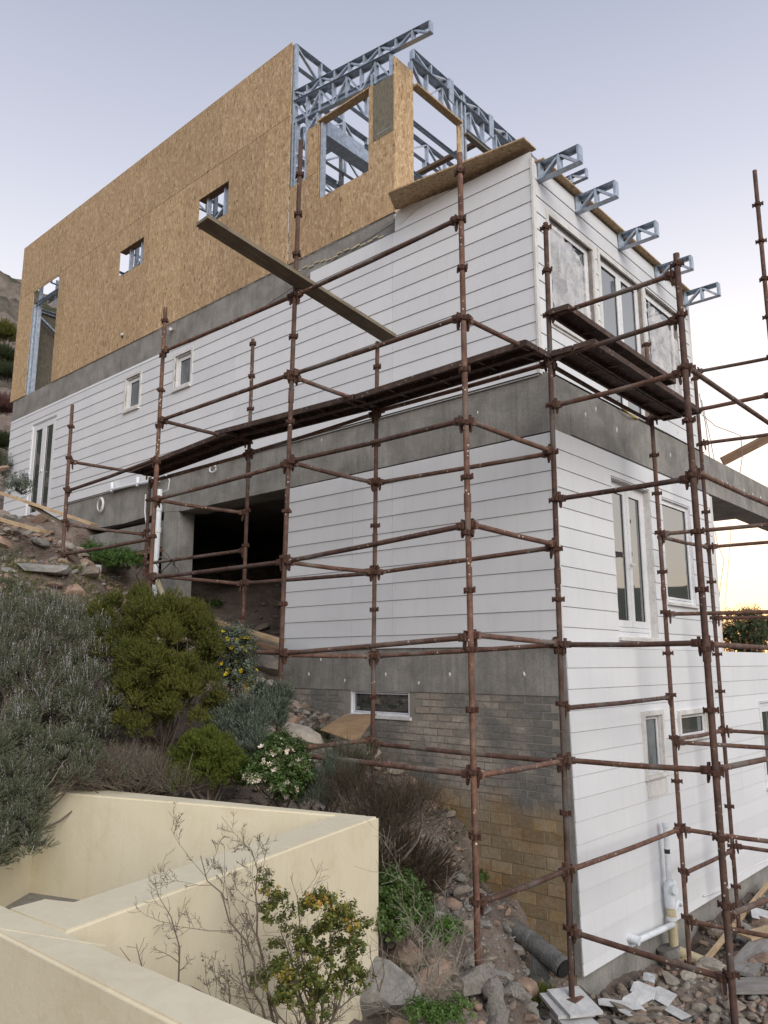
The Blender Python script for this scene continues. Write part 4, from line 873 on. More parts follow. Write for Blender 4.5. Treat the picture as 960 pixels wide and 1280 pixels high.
# ------------------------------------------------------------------ cream boundary wall (foreground)
GW = empty('boundary_wall', (1.0, -5.0, -2.2), 'low cream plastered boundary wall zigzagging across the foreground', 'boundary wall')
def wallseg(poly, z0, z1, name='wall_segment', bev=.012):
    m = MB(); m.prism(poly, 2, z0, z1)
    o = m.build(name, 'cream', GW); bm = bmesh.new(); bm.from_mesh(o.data)
    es = [e for e in bm.edges if all(v.co.z > (z1 - ORG[GW.name].z) - .01 for v in e.verts)]
    bmesh.ops.bevel(bm, geom=es, offset=bev, segments=3, affect='EDGES'); bm.to_mesh(o.data); bm.free()
    o.data.polygons.foreach_set('use_smooth', [True] * len(o.data.polygons)); o.data.set_sharp_from_angle(angle=R(35)); return o
G0 = -2.9
wallseg([(-3.2, -6.46), (3.2, -6.40), (3.2, -6.19), (1.36, -6.245), (.82, -6.26), (-3.2, -6.26)], G0, WZ)      # near run
p_ro = (1.358, -6.242); p_lo = (.875, -6.258)
J1 = HZ(WZ, 8, 1135); J2 = HZ(WZ, 57, 1122); J3 = HZ(WZ, 92, 1126)
wallseg([(J1.x, J1.y), (1.358, -6.242), (.711, -3.765), (.462, -3.905), (J3.x, J3.y), (J2.x, J2.y)], G0, WZ - .002)       # run going back to the corner
CX, CY = -2.03, -4.78
wallseg([(.711, -3.765), (CX - .12, CY + .26), (CX, CY), (.465, -3.910)], G0, WZ - .004)     # run behind
W4 = HZ(-1.75, 5, 1133); wd_ = (Vector((W4.x, W4.y, 0)) - Vector((CX, CY, 0))); W4b = Vector((CX, CY, 0)) + wd_ * 2.2; nn_ = Vector((wd_.y, -wd_.x, 0)).normalized() * .16
if nn_.x > 0: nn_ = -nn_
wallseg([(CX - .002, CY), (W4b.x, W4b.y), (W4b.x + nn_.x, W4b.y + nn_.y), (CX - .14 + nn_.x, CY + nn_.y + .2), (CX - .125, CY + .25)], G0, -1.02)
# hairline joint ridges on the coping
for a, b in (((1.05, -6.43), (1.62, -6.22)),):
    MB().bar((a[0], a[1], WZ + .0005), (b[0], b[1], WZ + .0005), .006, .003).build('coping_joint', 'cream', GW)
m = MB(); m.prism([(-3.0, -6.25), (.9, -6.25), (.46, -3.92), (CX, CY), (-3.0, -5.2)], 2, -2.0, -1.76); o = m.build('yard_floor', 'concrete'); o['kind'] = 'structure'

# ------------------------------------------------------------------ stones
def stone_mesh(seed, sub=2, flat=.7, cuts=7):
    rg = random.Random(seed); bm = bmesh.new(); bmesh.ops.create_icosphere(bm, subdivisions=sub, radius=.5)
    pl = [(Vector((rg.gauss(0, 1), rg.gauss(0, 1), rg.gauss(0, 1))).normalized(), rg.uniform(.24, .42)) for _ in range(cuts + 5)]
    for v in bm.verts:
        for n, d in pl:
            k = v.co.dot(n) - d
            if k > 0: v.co -= n * k * .95
        v.co += Vector((rg.uniform(-1, 1), rg.uniform(-1, 1), rg.uniform(-1, 1))) * .012
        v.co.x *= 1.25; v.co.y *= rg.uniform(.99, 1.01); v.co.z *= flat
    me = bpy.data.meshes.new('stone'); bm.to_mesh(me); bm.free()
    me.polygons.foreach_set('use_smooth', [True] * len(me.polygons)); me.set_sharp_from_angle(angle=R(24)); return me
SM = {}
for mt_ in ('stone', 'stone_pink', 'stone_grey', 'stone_pale'):
    SM[mt_] = []
    for k in range(5):
        me = stone_mesh(hash(mt_) % 97 * 0 + len(SM) * 31 + k, 2, random.uniform(.55, .85)); me.materials.append(MAT[mt_]); SM[mt_].append(me)
def stone(p, s, mt_=None, label=None, group=None, sink=.25, rot=None, name='stone', cat='stone', sc=None):
    mt_ = mt_ or random.choice(['stone', 'stone', 'stone_pink', 'stone_grey', 'stone'])
    o = link(name, random.choice(SM[mt_]), None, (p[0], p[1], p[2] + s * (.32 - sink)), rot or (random.uniform(-.5, .5), random.uniform(-.5, .5), random.uniform(0, 6.28)), sc or (s * random.uniform(.85, 1.2), s * random.uniform(.8, 1.1), s * random.uniform(.7, 1.0)))
    return tag(o, label, cat, group)
def seat(x, y): return Vector((x, y, float(gz(x, y))))
placed = []
REST = []
NSTONE = [0]
def px_of(p):
    d = Vector(p) - CAM; k = d.dot(FW); return 480 + FPX * d.dot(RT) / k, 640 - FPX * d.dot(CU) / k, FPX / k
TONE = {'stone': 'brown', 'stone_pink': 'pinkish', 'stone_grey': 'grey', 'stone_pale': 'pale'}
def rock_field(poly, n, s0, s1, where, group, mats=None, mind=.55, cat='stone', near=(), keep=40, rest=3.0):
    """stones big enough to pick out become things; the rest goes to the joined rubble"""
    xs = [p[0] for p in poly]; ys = [p[1] for p in poly]; k = t = 0; cand = []
    while k < n * (1 + rest) and t < n * 90:
        t += 1; x = random.uniform(min(xs), max(xs)); y = random.uniform(min(ys), max(ys)); ins = False
        for i in range(len(poly)):
            (xa, ya), (xb, yb) = poly[i], poly[i - 1]
            if (ya > y) != (yb > y) and x < (xb - xa) * (y - ya) / (yb - ya) + xa: ins = not ins
        if not ins: continue
        s = s0 + (s1 - s0) * random.random() ** 1.4 if k < n else s0 * random.uniform(.5, 1.15)
        if any((x - a) ** 2 + (y - b) ** 2 < ((s + c) * mind * .8) ** 2 for a, b, c in placed): continue
        placed.append((x, y, s)); p = seat(x, y); u, v, q = px_of(p); vis = -10 < u < 970 and -10 < v < 1290
        cand.append((s * q if vis else 0, p, s, random.choice(mats) if mats else None)); k += 1
    cand.sort(key=lambda c: -c[0])
    for i, (q, p, s, m_) in enumerate(cand):
        m_ = m_ or random.choice(['stone', 'stone', 'stone_pink', 'stone_grey'])
        if i < keep and q > 11:
            d = min(near, key=lambda z: (z[0] - p.x) ** 2 + (z[1] - p.y) ** 2) if near else None
            big_ = 'large' if q > 26 else 'medium' if q > 17 else 'small'
            lab = ' '.join((big_, TONE[m_], 'stone', where, *(('nearest', d[2]) if d else ()))); stone(p, s, m_, lab, group)
        else: REST.append((p, s, m_))
def flush_rubble():
    for m_ in TONE:
        V = []; F = []; off = 0
        for p, s, mm in REST:
            if mm != m_: continue
            me = random.choice(SM[m_]); v = np.empty(len(me.vertices) * 3, np.float32); me.vertices.foreach_get('co', v); v = v.reshape(-1, 3)
            f = np.empty(len(me.loops), np.int32); me.loops.foreach_get('vertex_index', f); f = f.reshape(-1, 3)
            e = Matrix.LocRotScale(Vector((p.x, p.y, p.z + s * .12)), __import__('mathutils').Euler((random.uniform(-.5, .5), random.uniform(-.5, .5), random.uniform(0, 6.28))), Vector((s * random.uniform(.85, 1.25), s * random.uniform(.8, 1.1), s * random.uniform(.7, 1.05))))
            e = np.array(e); V.append(v @ e[:3, :3].T + e[:3, 3]); F.append(f + off); off += len(v)
        if V: o = fastmesh('rubble', np.concatenate(V), np.concatenate(F), m_); o['kind'] = 'stuff'
# big ones one can point at
BIG = [((190, 640), None)]
def big(px, py, s, mt_, label, sc=None, rot=None, sink=.2, cat='boulder', dist=None):
    p = ground_at(px, py) if dist is None else dist
    placed.append((p.x, p.y, s)); return stone(p, s, mt_, label, None, sink, rot, 'boulder', cat, sc)
big(50, 712, .62, 'stone_grey', 'large flat grey lichened boulder sunk in the earth below the leaning planks', (.75, .62, .46), (0, .05, .6), sink=.30)
big(329, 836, .5, 'stone_pale', 'big pale flat boulder by the end of the stray tube beside the yellow flowers', (.62, .45, .42), (.1, .2, .3), cat='boulder')
big(376, 882, .34, 'stone', 'tan blocky rock standing against the concrete band', (.40, .3, .36), (0, .1, .8))
big(372, 927, .46, 'stone_pale', 'pale whitish boulder just above the white flowering bush', (.60, .42, .40), (0, .25, .5))
big(396, 945, .34, 'stone_grey', 'grey rounded rock under the plywood sheet', (.42, .32, .3), (0, 0, .2))
big(365, 905, .24, 'stone_pink', 'reddish brown rock between the two pale boulders by the brick wall', (.28, .22, .24))
big(68, 733, .26, 'stone_pink', 'rusty brown flat rock below the large grey boulder', (.34, .24, .17), (0, .1, .4))
big(95, 742, .3, 'stone_pink', 'pinkish rock at the upper edge of the lavender patch', (.34, .26, .24))
big(4, 682, .28, 'stone_pink', 'brick red rock at the left picture edge', (.34, .28, .26))
big(473, 1262, .40, 'stone_grey', 'large grey boulder at the foot of the cream wall', (.52, .42, .56), (.1, .2, .4), sink=.05)
big(504, 1200, .26, 'stone_pink', 'rounded pink rock right of the cream wall foot', (.30, .24, .26))
big(540, 1228, .26, 'stone_pink', 'orange brown rock beside the rounded pink one', (.30, .22, .24))
big(557, 1155, .22, 'stone_grey', 'angular grey green stone on the slope right of the flowering shrub', (.24, .2, .2))
big(588, 1215, .2, 'stone_pale', 'pale upright stone beside the foot of the front pole', (.22, .16, .26))
big(552, 1085, .3, 'stone_pink', 'flat pinkish rock at the right side of the brown wiry bush', (.40, .26, .18))
big(566, 1097, .26, 'stone_grey', 'pointed grey rock below the flat pinkish one', (.26, .22, .22))
big(656, 1238, .26, 'stone_pink', 'pink brown block half way between the front pole foot and the white pads', (.30, .26, .28))
rock_field([(-9.6, -3.2), (-5.4, -3.3), (-4.6, -1.3), (-7.2, -.3), (-10, -.5), (-10.5, -2.4)], 150, .12, .40, 'on the upper bank', 'loose stones on the upper bank', ['stone', 'stone_pink', 'stone_pink', 'stone_grey', 'stone_pale'], near=[(-7, -2.35, 'the leftmost scaffold pole'), (-8.5, -2.9, 'the leaning planks'), (-6.3, -1.6, 'the white bucket'), (-5, -2.5, 'the golden green shrub')], keep=60, rest=9)
rock_field([(-8.5, -5.2), (-5.4, -4.6), (-5.0, -3.2), (-9.5, -3.2)], 60, .12, .36, 'above the lavender', 'stones above the lavender', ['stone', 'stone_pink', 'stone_grey', 'stone_pale'], near=[(-5.5, -3.5, 'the large grey boulder'), (-8, -3.3, 'the leaning planks')], keep=16, rest=6)
rock_field([(-14, -3.6), (-9.7, -4.2), (-10, -.4), (-13.5, -.3)], 40, .15, .45, 'behind the leaning planks', 'rocks at the top of the bank', ['stone', 'stone_pink', 'stone_grey'], keep=14, rest=1)
rock_field([(-7.4, .4), (-4.7, .4), (-4.8, 2.8), (-7.4, 2.8)], 50, .12, .4, 'heaped in shadow inside the open undercroft', 'stones inside the open undercroft', ['stone'], keep=16, rest=1)
rock_field([(-4.9, -1.0), (-2.6, -2.0), (-2.0, -1.5), (-2.7, -.1), (-4.7, -.05)], 80, .12, .34, 'piled left of the slot window', 'stones piled left of the slot window', ['stone', 'stone', 'stone_pale', 'stone_grey'], near=[(-3.3, -.1, 'the brick wall'), (-2.3, -1.8, 'the plywood sheet'), (-4.4, -.8, 'the timber stack')], keep=36, rest=2)
rock_field([(-1.6, -3.2), (.7, -3.4), (1.3, -2.3), (.5, -1.2), (-.2, -.2), (-1.8, -.1), (-2.0, -1.6)], 150, .09, .28, 'on the steep rubble slope', 'broken stones on the rubble slope', ['stone', 'stone_pink', 'stone_grey', 'stone'], near=[(.48, -2.35, 'the front pole foot'), (.2, -.9, 'the wrapped pipe'), (0, -3, 'the brown wiry bush'), (-.8, -.3, 'the ochre bricks')], keep=55, rest=3)
rock_field([(.6, -3.4), (1.4, -4.4), (2.6, -3.2), (1.8, -1.4), (.7, -1.2)], 70, .10, .30, 'at the bottom of the rubble slope', 'stones at the bottom of the rubble slope', ['stone', 'stone_pink', 'stone_grey'], near=[(.9, -2.3, 'the twisted dead log'), (.9, -1.3, 'the pads'), (1, -3.6, 'the cream wall foot')], keep=28, rest=2)
rock_field([(.2, .1), (.8, -.9), (2.6, -.6), (2.6, 2.2), (.18, 2.3)], 150, .12, .30, 'at the foot of the siding', 'rounded stones at the foot of the siding', ['stone', 'stone_pink', 'stone_grey', 'stone', 'stone_pale'], near=[(.5, .1, 'the pads'), (.7, .5, 'the broken white boards'), (.5, 2.1, 'the ground pipe'), (1.6, .8, 'the outer pole')], keep=48, rest=3)
rock_field([(.18, 2.35), (2.4, 2.3), (2.6, 7.5), (.2, 7.5)], 120, .10, .36, 'beyond the soil pipe', 'stones further along the siding', ['stone', 'stone_pink', 'stone_grey'], near=[(.5, 3.3, 'the inner pole'), (1.4, 2.8, 'the grey boards'), (.5, 5, 'the long batten')], keep=36, rest=2)
flush_rubble()
# gravel: too small to count
def gravel(poly, n, s0, s1, mat, seed):
    rg = np.random.default_rng(seed); P = np.array(poly); out = []
    while len(out) < n:
        x = rg.uniform(P[:, 0].min(), P[:, 0].max()); y = rg.uniform(P[:, 1].min(), P[:, 1].max()); ins = False
        for i in range(len(P)):
            (xa, ya), (xb, yb) = P[i], P[i - 1]
            if (ya > y) != (yb > y) and x < (xb - xa) * (y - ya) / (yb - ya) + xa: ins = not ins
        if ins: out.append((x, y))
    O = np.array(out); Zg = gz(O[:, 0], O[:, 1]); S = s0 + (s1 - s0) * rg.random(n) ** 2.5
    t = (1 + 5 ** .5) / 2; ico = np.array([(-1, 0, 0), (1, 0, 0), (0, -1, 0), (0, 1, 0), (0, 0, -1), (0, 0, 1)], float)
    tf = np.array([(0, 2, 5), (2, 1, 5), (1, 3, 5), (3, 0, 5), (2, 0, 4), (1, 2, 4), (3, 1, 4), (0, 3, 4)])
    V = ico[None] * rg.uniform(.55, 1.2, (n, 6, 3)) * S[:, None, None] * .5
    th = rg.uniform(0, 6.28, n); c, s = np.cos(th), np.sin(th)
    V = np.stack([V[..., 0] * c[:, None] - V[..., 1] * s[:, None], V[..., 0] * s[:, None] + V[..., 1] * c[:, None], V[..., 2] * .7], -1)
    V += np.stack([O[:, 0], O[:, 1], Zg + S * .12], -1)[:, None]
    Fc = tf[None] + (np.arange(n) * 6)[:, None, None]
    o = fastmesh('gravel', V.reshape(-1, 3), Fc.reshape(-1, 3), mat); o['kind'] = 'stuff'; return o
gravel([(-1.8, -3.4), (.8, -3.6), (2.2, -4.4), (2.8, -3), (2, -1), (-.1, -.1), (-4.8, -.1), (-4.6, -1.5)], 9000, .015, .07, 'stone_grey', 3)
gravel([(-10, -3.6), (-4, -3.6), (-3.0, -.1), (-11.5, -.1)], 8000, .015, .08, 'stone_pink', 4)
gravel([(.12, .1), (.7, -1), (3, -1), (3, 8), (.12, 8)], 8000, .02, .09, 'stone', 5)

# ------------------------------------------------------------------ loose building stuff
TG = 'timbers lying at the foot of the siding'
solid('timber_plank', (Vector((-9.55, -3.35, 2.62)), HY(-2.6, 56, 665)), .20, .045, 'timber', 'pale timber plank with sawn end leaning down the bank at left, the lower of two', 'plank')
solid('timber_plank', (HY(-1.9, -12, 612), HY(-1.0, 118, 656)), .20, .045, 'timber', 'long pale timber plank behind the sawn one, running to the scaffold pole', 'plank')
solid('timber_plank', (HY(-1.5, 40, 632), HY(-1.2, 82, 657)), .16, .04, 'timber_old', 'short brown plank lying under the long pale one at left', 'plank')
for i, (a, b, mt_, lb) in enumerate([((232, 770), (352, 806), 'timber', 'pale timber on top of the stack in front of the undercroft'), ((240, 778), (350, 812), 'timber_old', 'weathered timber second in the stack in front of the undercroft'), ((245, 787), (352, 818), 'timber_brown', 'brown timber lying lowest in front of the undercroft'), ((262, 792), (318, 803), 'timber_old', 'short weathered offcut on the near side of the timber stack')]):
    solid('timber_beam', (HY(-.55 - i * .12, *a) + Vector((0, 0, .05)), HY(-.5 - i * .12, *b) + Vector((0, 0, .05))), .14, .05, mt_, lb, 'timber', 'timbers stacked in front of the undercroft')
q1, q2, q3, q4 = HY(-.95, 400, 912), HY(-.30, 431, 893), HY(-.5, 471, 892), HY(-1.15, 446, 928)
m = MB(); nn = (q2 - q1).cross(q4 - q1).normalized() * .009; m.quadbox([q1, q4, q3, q2, q1 + nn, q4 + nn, q3 + nn, q2 + nn]); tag(m.build('plywood_sheet', 'ply', None, q1), 'brown plywood sheet propped below the slot window in the brick wall', 'plywood sheet')
# white bucket
b0 = ground_at(122, 716); m = MB(); n = 20
def lathe(m, c, prof, n=20):
    b = len(m.v)
    for r, z in prof:
        for k in range(n): t = 2 * math.pi * k / n; m.v.append((c[0] + r * math.cos(t), c[1] + r * math.sin(t), c[2] + z))
    for i in range(len(prof) - 1):
        for k in range(n): m.f.append((b + i * n + k, b + i * n + (k + 1) % n, b + (i + 1) * n + (k + 1) % n, b + (i + 1) * n + k))
    return m
BK = lathe(MB(), b0, [(.001, 0), (.062, 0), (.078, .12), (.085, .12), (.085, .132), (.074, .132), (.058, .01), (.001, .01)]).build('bucket', 'white', None, b0, smooth=True); tag(BK, 'small white plastic bucket in front of the green creeper under the beam', 'bucket')
MB().tube([b0 + Vector((.08 * math.cos(t), .02, .12 - .07 * math.sin(t))) for t in np.linspace(0, math.pi, 9)], .003, 5).build('handle', 'steel', BK)
# black wrapped pipe along the foot of the ochre bricks
e_ = HY(-.52, 705, 1211); b_ = ground_at(640, 1166) + Vector((0, 0, .05)); pts = [b_, b_.lerp(e_, .33) + Vector((0, 0, .015)), b_.lerp(e_, .66) + Vector((0, 0, .01)), e_]
stone(b_ + Vector((-.05, .02, 0)), .24, 'stone', 'brown stone covering the upper end of the wrapped pipe', None, .2)
m = MB(); L = []; rr = []
for i in range(25):
    t = i / 24 * 3; k = min(int(t), 2); L.append(pts[k].lerp(pts[k + 1], t - k) + Vector((0, 0, .002 * math.sin(i * 1.7)))); rr.append(.098 + .004 * math.sin(i * 2.3) + random.uniform(-.002, .002))
m.tube(L, rr, 14, cap=False); o = m.build('wrapped_pipe', 'blackwrap', None, L[0], smooth=True); tag(o, 'dusty grey pipe wrapped in sheeting lying along the foot of the ochre brick wall', 'pipe')
m = MB(); m.tube([L[-1] + (L[-1] - L[-2]).normalized() * .012, L[-2]], .086, 14); m.build('pipe_hollow', 'black', o)  # black disc painted for the dark hollow of the open pipe
m = MB(); q = L[15]; m.v = [tuple(q + Vector(v)) for v in ((-.1, -.05, .0), (.1, -.05, -.05), (.13, -.13, -.34), (.04, -.10, -.2), (-.02, -.14, -.36), (-.10, -.11, -.30))]; m.f = [(0, 1, 2, 3), (0, 3, 4, 5)]; m.build('loose_sheeting', 'blackwrap', o)
# white pads under the corner pole
a = Vector(PO['P5'][0])
for k, (dx, dy, dz, ang, sx, sy, lb) in enumerate([(.04, -.03, -.014, .70, .21, .26, 'grey white board on top of the pads under the corner pole'), (-.02, -.06, -.045, .50, .23, .24, 'grey white board second in the pads under the corner pole'), (.12, -.16, -.11, .9, .20, .22, 'grey white board lowest in the pads under the corner pole')]):
    me = MB().box((-sx / 1.3, -sy / 1.3, -.014), (sx / 1.3, sy / 1.3, .014)).build('board_pad', 'whiteboard', None, (0, 0, 0)); me.location = a + Vector((dx, dy, dz)); me.rotation_euler = (.16 - k * .03, random.uniform(-.05, .05), R(48) + ang * .3); tag(me, lb, 'board', 'board pads under the corner pole')
# broken white boards at bottom right
def slab_piece(px, py, w_, h_, ang, mat, label, cat='board', tilt=(.1, .1), z=.06, name='broken_board', th=.008, group='broken white boards near the house corner'):
    p = ground_at(px, py) + Vector((0, 0, z)); m = MB(); j = [random.uniform(-.12, .12) for _ in range(6)]
    m.prism([(-w_ / 2, -h_ / 2 * (1 + j[0])), (w_ / 2 * (1 + j[1]), -h_ / 2), (w_ / 2 * (1 + j[2]), h_ / 2 * (1 + j[3])), (-w_ / 3, h_ / 2), (-w_ / 2 * (1 + j[4]), h_ / 4)], 2, 0, th)
    o = m.build(name, mat, None, (0, 0, 0)); o.location = p; o.rotation_euler = (tilt[0], tilt[1], ang); return tag(o, label, cat, group)
slab_piece(775, 1264, .44, .13, .7, 'whiteboard', 'long white broken board pointing left at the bottom right', tilt=(.1, .12))
slab_piece(806, 1252, .24, .18, .2, 'whiteboard', 'crumpled white board highest in the broken heap', tilt=(.3, .2), z=.11)
slab_piece(796, 1262, .30, .16, 1.2, 'whiteboard', 'white board crossing under the crumpled one', tilt=(.3, -.2), z=.09)
slab_piece(828, 1258, .24, .17, -.2, 'whiteboard', 'short white board at the right end of the broken heap', tilt=(.5, .1), z=.10)
slab_piece(784, 1278, .26, .12, 1.7, 'whiteboard', 'narrow grey white board standing at the bottom of the broken heap', tilt=(.2, .3), z=.08)
slab_piece(845, 1272, .26, .12, -.3, 'whiteboard', 'grey white offcut right of the broken heap', tilt=(.15, .1), z=.05)
slab_piece(718, 1272, .30, .16, .9, 'whiteboard', 'grey white board below the pads at the corner', tilt=(.1, .1), z=.04)
slab_piece(955, 1152, .30, .24, .4, 'whiteboard', 'pale board fragment lying on stones at the right edge', tilt=(.3, .2), z=.08)
slab_piece(812, 1246, .12, .09, .5, 'cloth', 'small crumpled silver bag in the broken board heap', 'bag', tilt=(.7, .2), z=.18, name='foil_bag', th=.02, group=None)
slab_piece(395, 1245, .14, .10, .5, 'cloth', 'silvery crumpled wrapper caught in the foreground shrub', 'wrapper', tilt=(.7, .2), z=.2, name='wrapper', th=.01, group=None)
def beam_on_ground(p1, p2, wd, th, mat, label, cat='timber', name='timber_beam', z1=.08, z2=.08):
    a = ground_at(*p1) + Vector((0, 0, z1)); b = ground_at(*p2) + Vector((0, 0, z2)); return solid(name, (a, b), wd, th, mat, label, cat, TG)
beam_on_ground((884, 1206), (962, 1118), .05, .045, 'timber', 'long thin pale batten leaning along the stones towards the siding', z1=.06, z2=.16, name='timber_batten')
beam_on_ground((925, 1226), (972, 1178), .30, .045, 'timber_grey', 'wide grey board sloping up to the right behind the outer pole', 'board', 'timber_board', .08, .16)
beam_on_ground((932, 1190), (990, 1176), .22, .03, 'timber', 'pale flat board on top of the grey ones at the right edge', 'board', 'timber_board', .17, .19)
beam_on_ground((852, 1207), (890, 1226), .12, .05, 'timber', 'short pale timber offcut behind the low scaffold tube', z1=.05, z2=.05)
beam_on_ground((905, 1240), (975, 1242), .34, .045, 'timber_grey', 'weathered grey board lowest in the heap at the right edge', 'board', 'timber_board', .06, .08)
beam_on_ground((878, 1160), (915, 1190), .10, .04, 'timber_brown', 'rust brown strip lying among the stones by the inner pole', z1=.05, z2=.06)
# driftwood trunk and root bottom centre
def drift(pts, rad, label, name='dead_log'):
    m = MB(); L = []; rr = []
    for i in range(20):
        t = i / 19 * (len(pts) - 1); k = min(int(t), len(pts) - 2); L.append(pts[k].lerp(pts[k + 1], t - k) + Vector((random.uniform(-1, 1), random.uniform(-1, 1), random.uniform(-1, 1))) * .008); rr.append((rad[k] + (rad[k + 1] - rad[k]) * (t - k)) * random.uniform(.9, 1.12))
    m.tube(L, rr, 14); m.v = [tuple(Vector(v) + Vector((math.sin(v[2] * 60 + v[0] * 31), math.cos(v[1] * 47 + v[2] * 20), math.sin(v[0] * 53))) * .012) for v in m.v]
    return tag(m.build(name, 'driftwood', None, L[0], smooth=True), label, 'dead log')
g1 = ground_at(585, 1262); g2 = ground_at(612, 1240)
drift([ground_at(572, 1246) + Vector((0, 0, .05)), g2 + Vector((0, -.05, .12)), ground_at(618, 1262) + Vector((0, 0, .10)), ground_at(622, 1279) + Vector((0, 0, .02)), ground_at(618, 1279) + Vector((.2, -.4, -.1))], [.07, .10, .07, .085, .06], 'grey twisted dead log at the foot of the front pole')
drift([ground_at(632, 1246) + Vector((0, 0, .04)), ground_at(650, 1254) + Vector((0, 0, .08)), ground_at(668, 1274) + Vector((0, 0, .03))], [.05, .055, .035], 'smaller grey dead branch right of the twisted log', 'dead_branch')

# ------------------------------------------------------------------ plants
def tpl_plume(n=15, leaf=.16, wd=.035, spread=.55, seed=1):
    rg = np.random.default_rng(seed); V = [(-.01, 0, 0), (.01, 0, 0), (0, 0, 1)]; F = [(0, 1, 2)]
    for i in range(n):
        z = .12 + .85 * i / n; t = i * 2.4 + rg.uniform(-.3, .3); L = leaf * rg.uniform(.7, 1.2) * (1.1 - .4 * i / n); dx, dy = math.cos(t), math.sin(t); px, py = -dy, dx
        b = len(V); V += [(px * wd / 2, py * wd / 2, z), (-px * wd / 2, -py * wd / 2, z), (dx * L * spread, dy * L * spread, z + L)]; F.append((b, b + 1, b + 2))
    return np.array(V, float), np.array(F)
def tpl_leafy(n=7, leaf=.35, wd=.2, seed=2, curl=.3):
    rg = np.random.default_rng(seed); V = [(-.012, 0, 0), (.012, 0, 0), (0, 0, .9)]; F = [(0, 1, 2)]
    for i in range(n):
        z = .2 + .75 * i / n; t = i * 2.4 + rg.uniform(-.4, .4); L = leaf * rg.uniform(.75, 1.2); d = np.array((math.cos(t), math.sin(t), .5)); d /= np.linalg.norm(d); s = np.array((-math.sin(t), math.cos(t), 0)); o = np.array((0, 0, z)); b = len(V)
        V += [tuple(o), tuple(o + d * L * .45 + s * wd / 2), tuple(o + d * L + np.array((0, 0, -curl * L * .4))), tuple(o + d * L * .45 - s * wd / 2)]; F += [(b, b + 1, b + 2), (b, b + 2, b + 3)]
    return np.array(V, float), np.array(F)
def tpl_flower(n=6, r=.5, cup=.15):
    V = []; F = []
    for i in range(n):
        t = 2 * math.pi * i / n; b = len(V); c, s = math.cos(t), math.sin(t); V += [(0, 0, 0), (c * r * .6 - s * r * .3, s * r * .6 + c * r * .3, cup), (c * r, s * r, cup * 1.6), (c * r * .6 + s * r * .3, s * r * .6 - c * r * .3, cup)]; F += [(b, b + 1, b + 2), (b, b + 2, b + 3)]
    return np.array(V, float), np.array(F)
def scatter(name, mat, P, D, S, tpl, parent, rng, wob_=.25):
    V, F = tpl; n = len(P); D = D / np.linalg.norm(D, axis=1, keepdims=True)
    A = rng.normal(0, 1, (n, 3)); U = np.cross(D, A); U /= np.linalg.norm(U, axis=1, keepdims=True) + 1e-9; W = np.cross(D, U)
    S = np.broadcast_to(np.asarray(S, float), (n,)) * rng.uniform(.7, 1.25, n)
    VV = (V[None, :, 0, None] * U[:, None] + V[None, :, 1, None] * W[:, None] + V[None, :, 2, None] * D[:, None]) * S[:, None, None] + P[:, None]
    FF = F[None] + (np.arange(n) * len(V))[:, None, None]
    loc = tuple(ORG[parent.name]) if parent else (0, 0, 0)
    o = fastmesh(name, VV.reshape(-1, 3), FF.reshape(-1, F.shape[1]), mat, parent, loc); o['kind'] = 'stuff'; return o
def lobe_points(lobes, n, rng, lo=.72, hi=1.04, up=.55, minz=-.35):
    L = np.array([(*c, *((r,) * 3 if not hasattr(r, '__len__') else r)) for c, r in lobes], float)
    wt = L[:, 3] * L[:, 4] + L[:, 3] * L[:, 5]; k = rng.choice(len(L), n, p=wt / wt.sum())
    d = rng.normal(0, 1, (n, 3)); d /= np.linalg.norm(d, axis=1, keepdims=True); d[:, 2] = np.where(d[:, 2] < minz, -d[:, 2] * .6, d[:, 2])
    u = rng.uniform(lo, hi, n)[:, None] * (1 + .10 * np.sin(d[:, :1] * 9 + k[:, None]) * np.cos(d[:, 1:2] * 8 + k[:, None] * 2))
    P = L[k, :3] + d * L[k, 3:6] * u
    D = d * (1 - up) + np.array((0, 0, 1)) * up + rng.normal(0, .16, (n, 3)); return P, D
def stems(name, mat, base, targets, r, parent, rng, seg=5, sides=4, bend=.12):
    m = MB()
    for t in targets:
        b = Vector(base) + Vector((rng.normal(0, .05), rng.normal(0, .05), 0)); t = Vector(t); L = (t - b).length; pts = [b]
        off = Vector((rng.normal(0, bend), rng.normal(0, bend), rng.normal(0, bend * .5))) * L
        for i in range(1, seg + 1): s = i / seg; pts.append(b.lerp(t, s) + off * math.sin(s * math.pi) + Vector(rng.normal(0, .012, 3)) * L)
        m.tube(pts, [r * (1 - .8 * i / seg) for i in range(seg + 1)], sides, cap=False)
    return m.build(name, mat, parent)
def clumps(cx, cy, cz, rx, ry, rz, n, rng, r0=.35, r1=.55):
    out = []
    for _ in range(n):
        d = rng.normal(0, 1, 3); d /= np.linalg.norm(d); d[2] = abs(d[2]) * .9 - .15
        q = rng.uniform(r0, r1); out.append(((cx + d[0] * rx * (1 - q), cy + d[1] * ry * (1 - q), cz + d[2] * rz * (1 - q)), (rx * q, ry * q, rz * q)))
    return out
def sub(lobes, k, rng, fr=.42, el=1.35):
    out = []
    for c, r in lobes:
        for _ in range(k):
            d = rng.normal(0, 1, 3); d /= np.linalg.norm(d); d[2] = abs(d[2]) * 1.0 - .30
            q = fr * rng.uniform(.75, 1.25); out.append((tuple(c[i] + d[i] * r[i] * (1 - q * .55) for i in range(3)), (r[0] * q, r[1] * q, r[2] * q * el)))
    return out
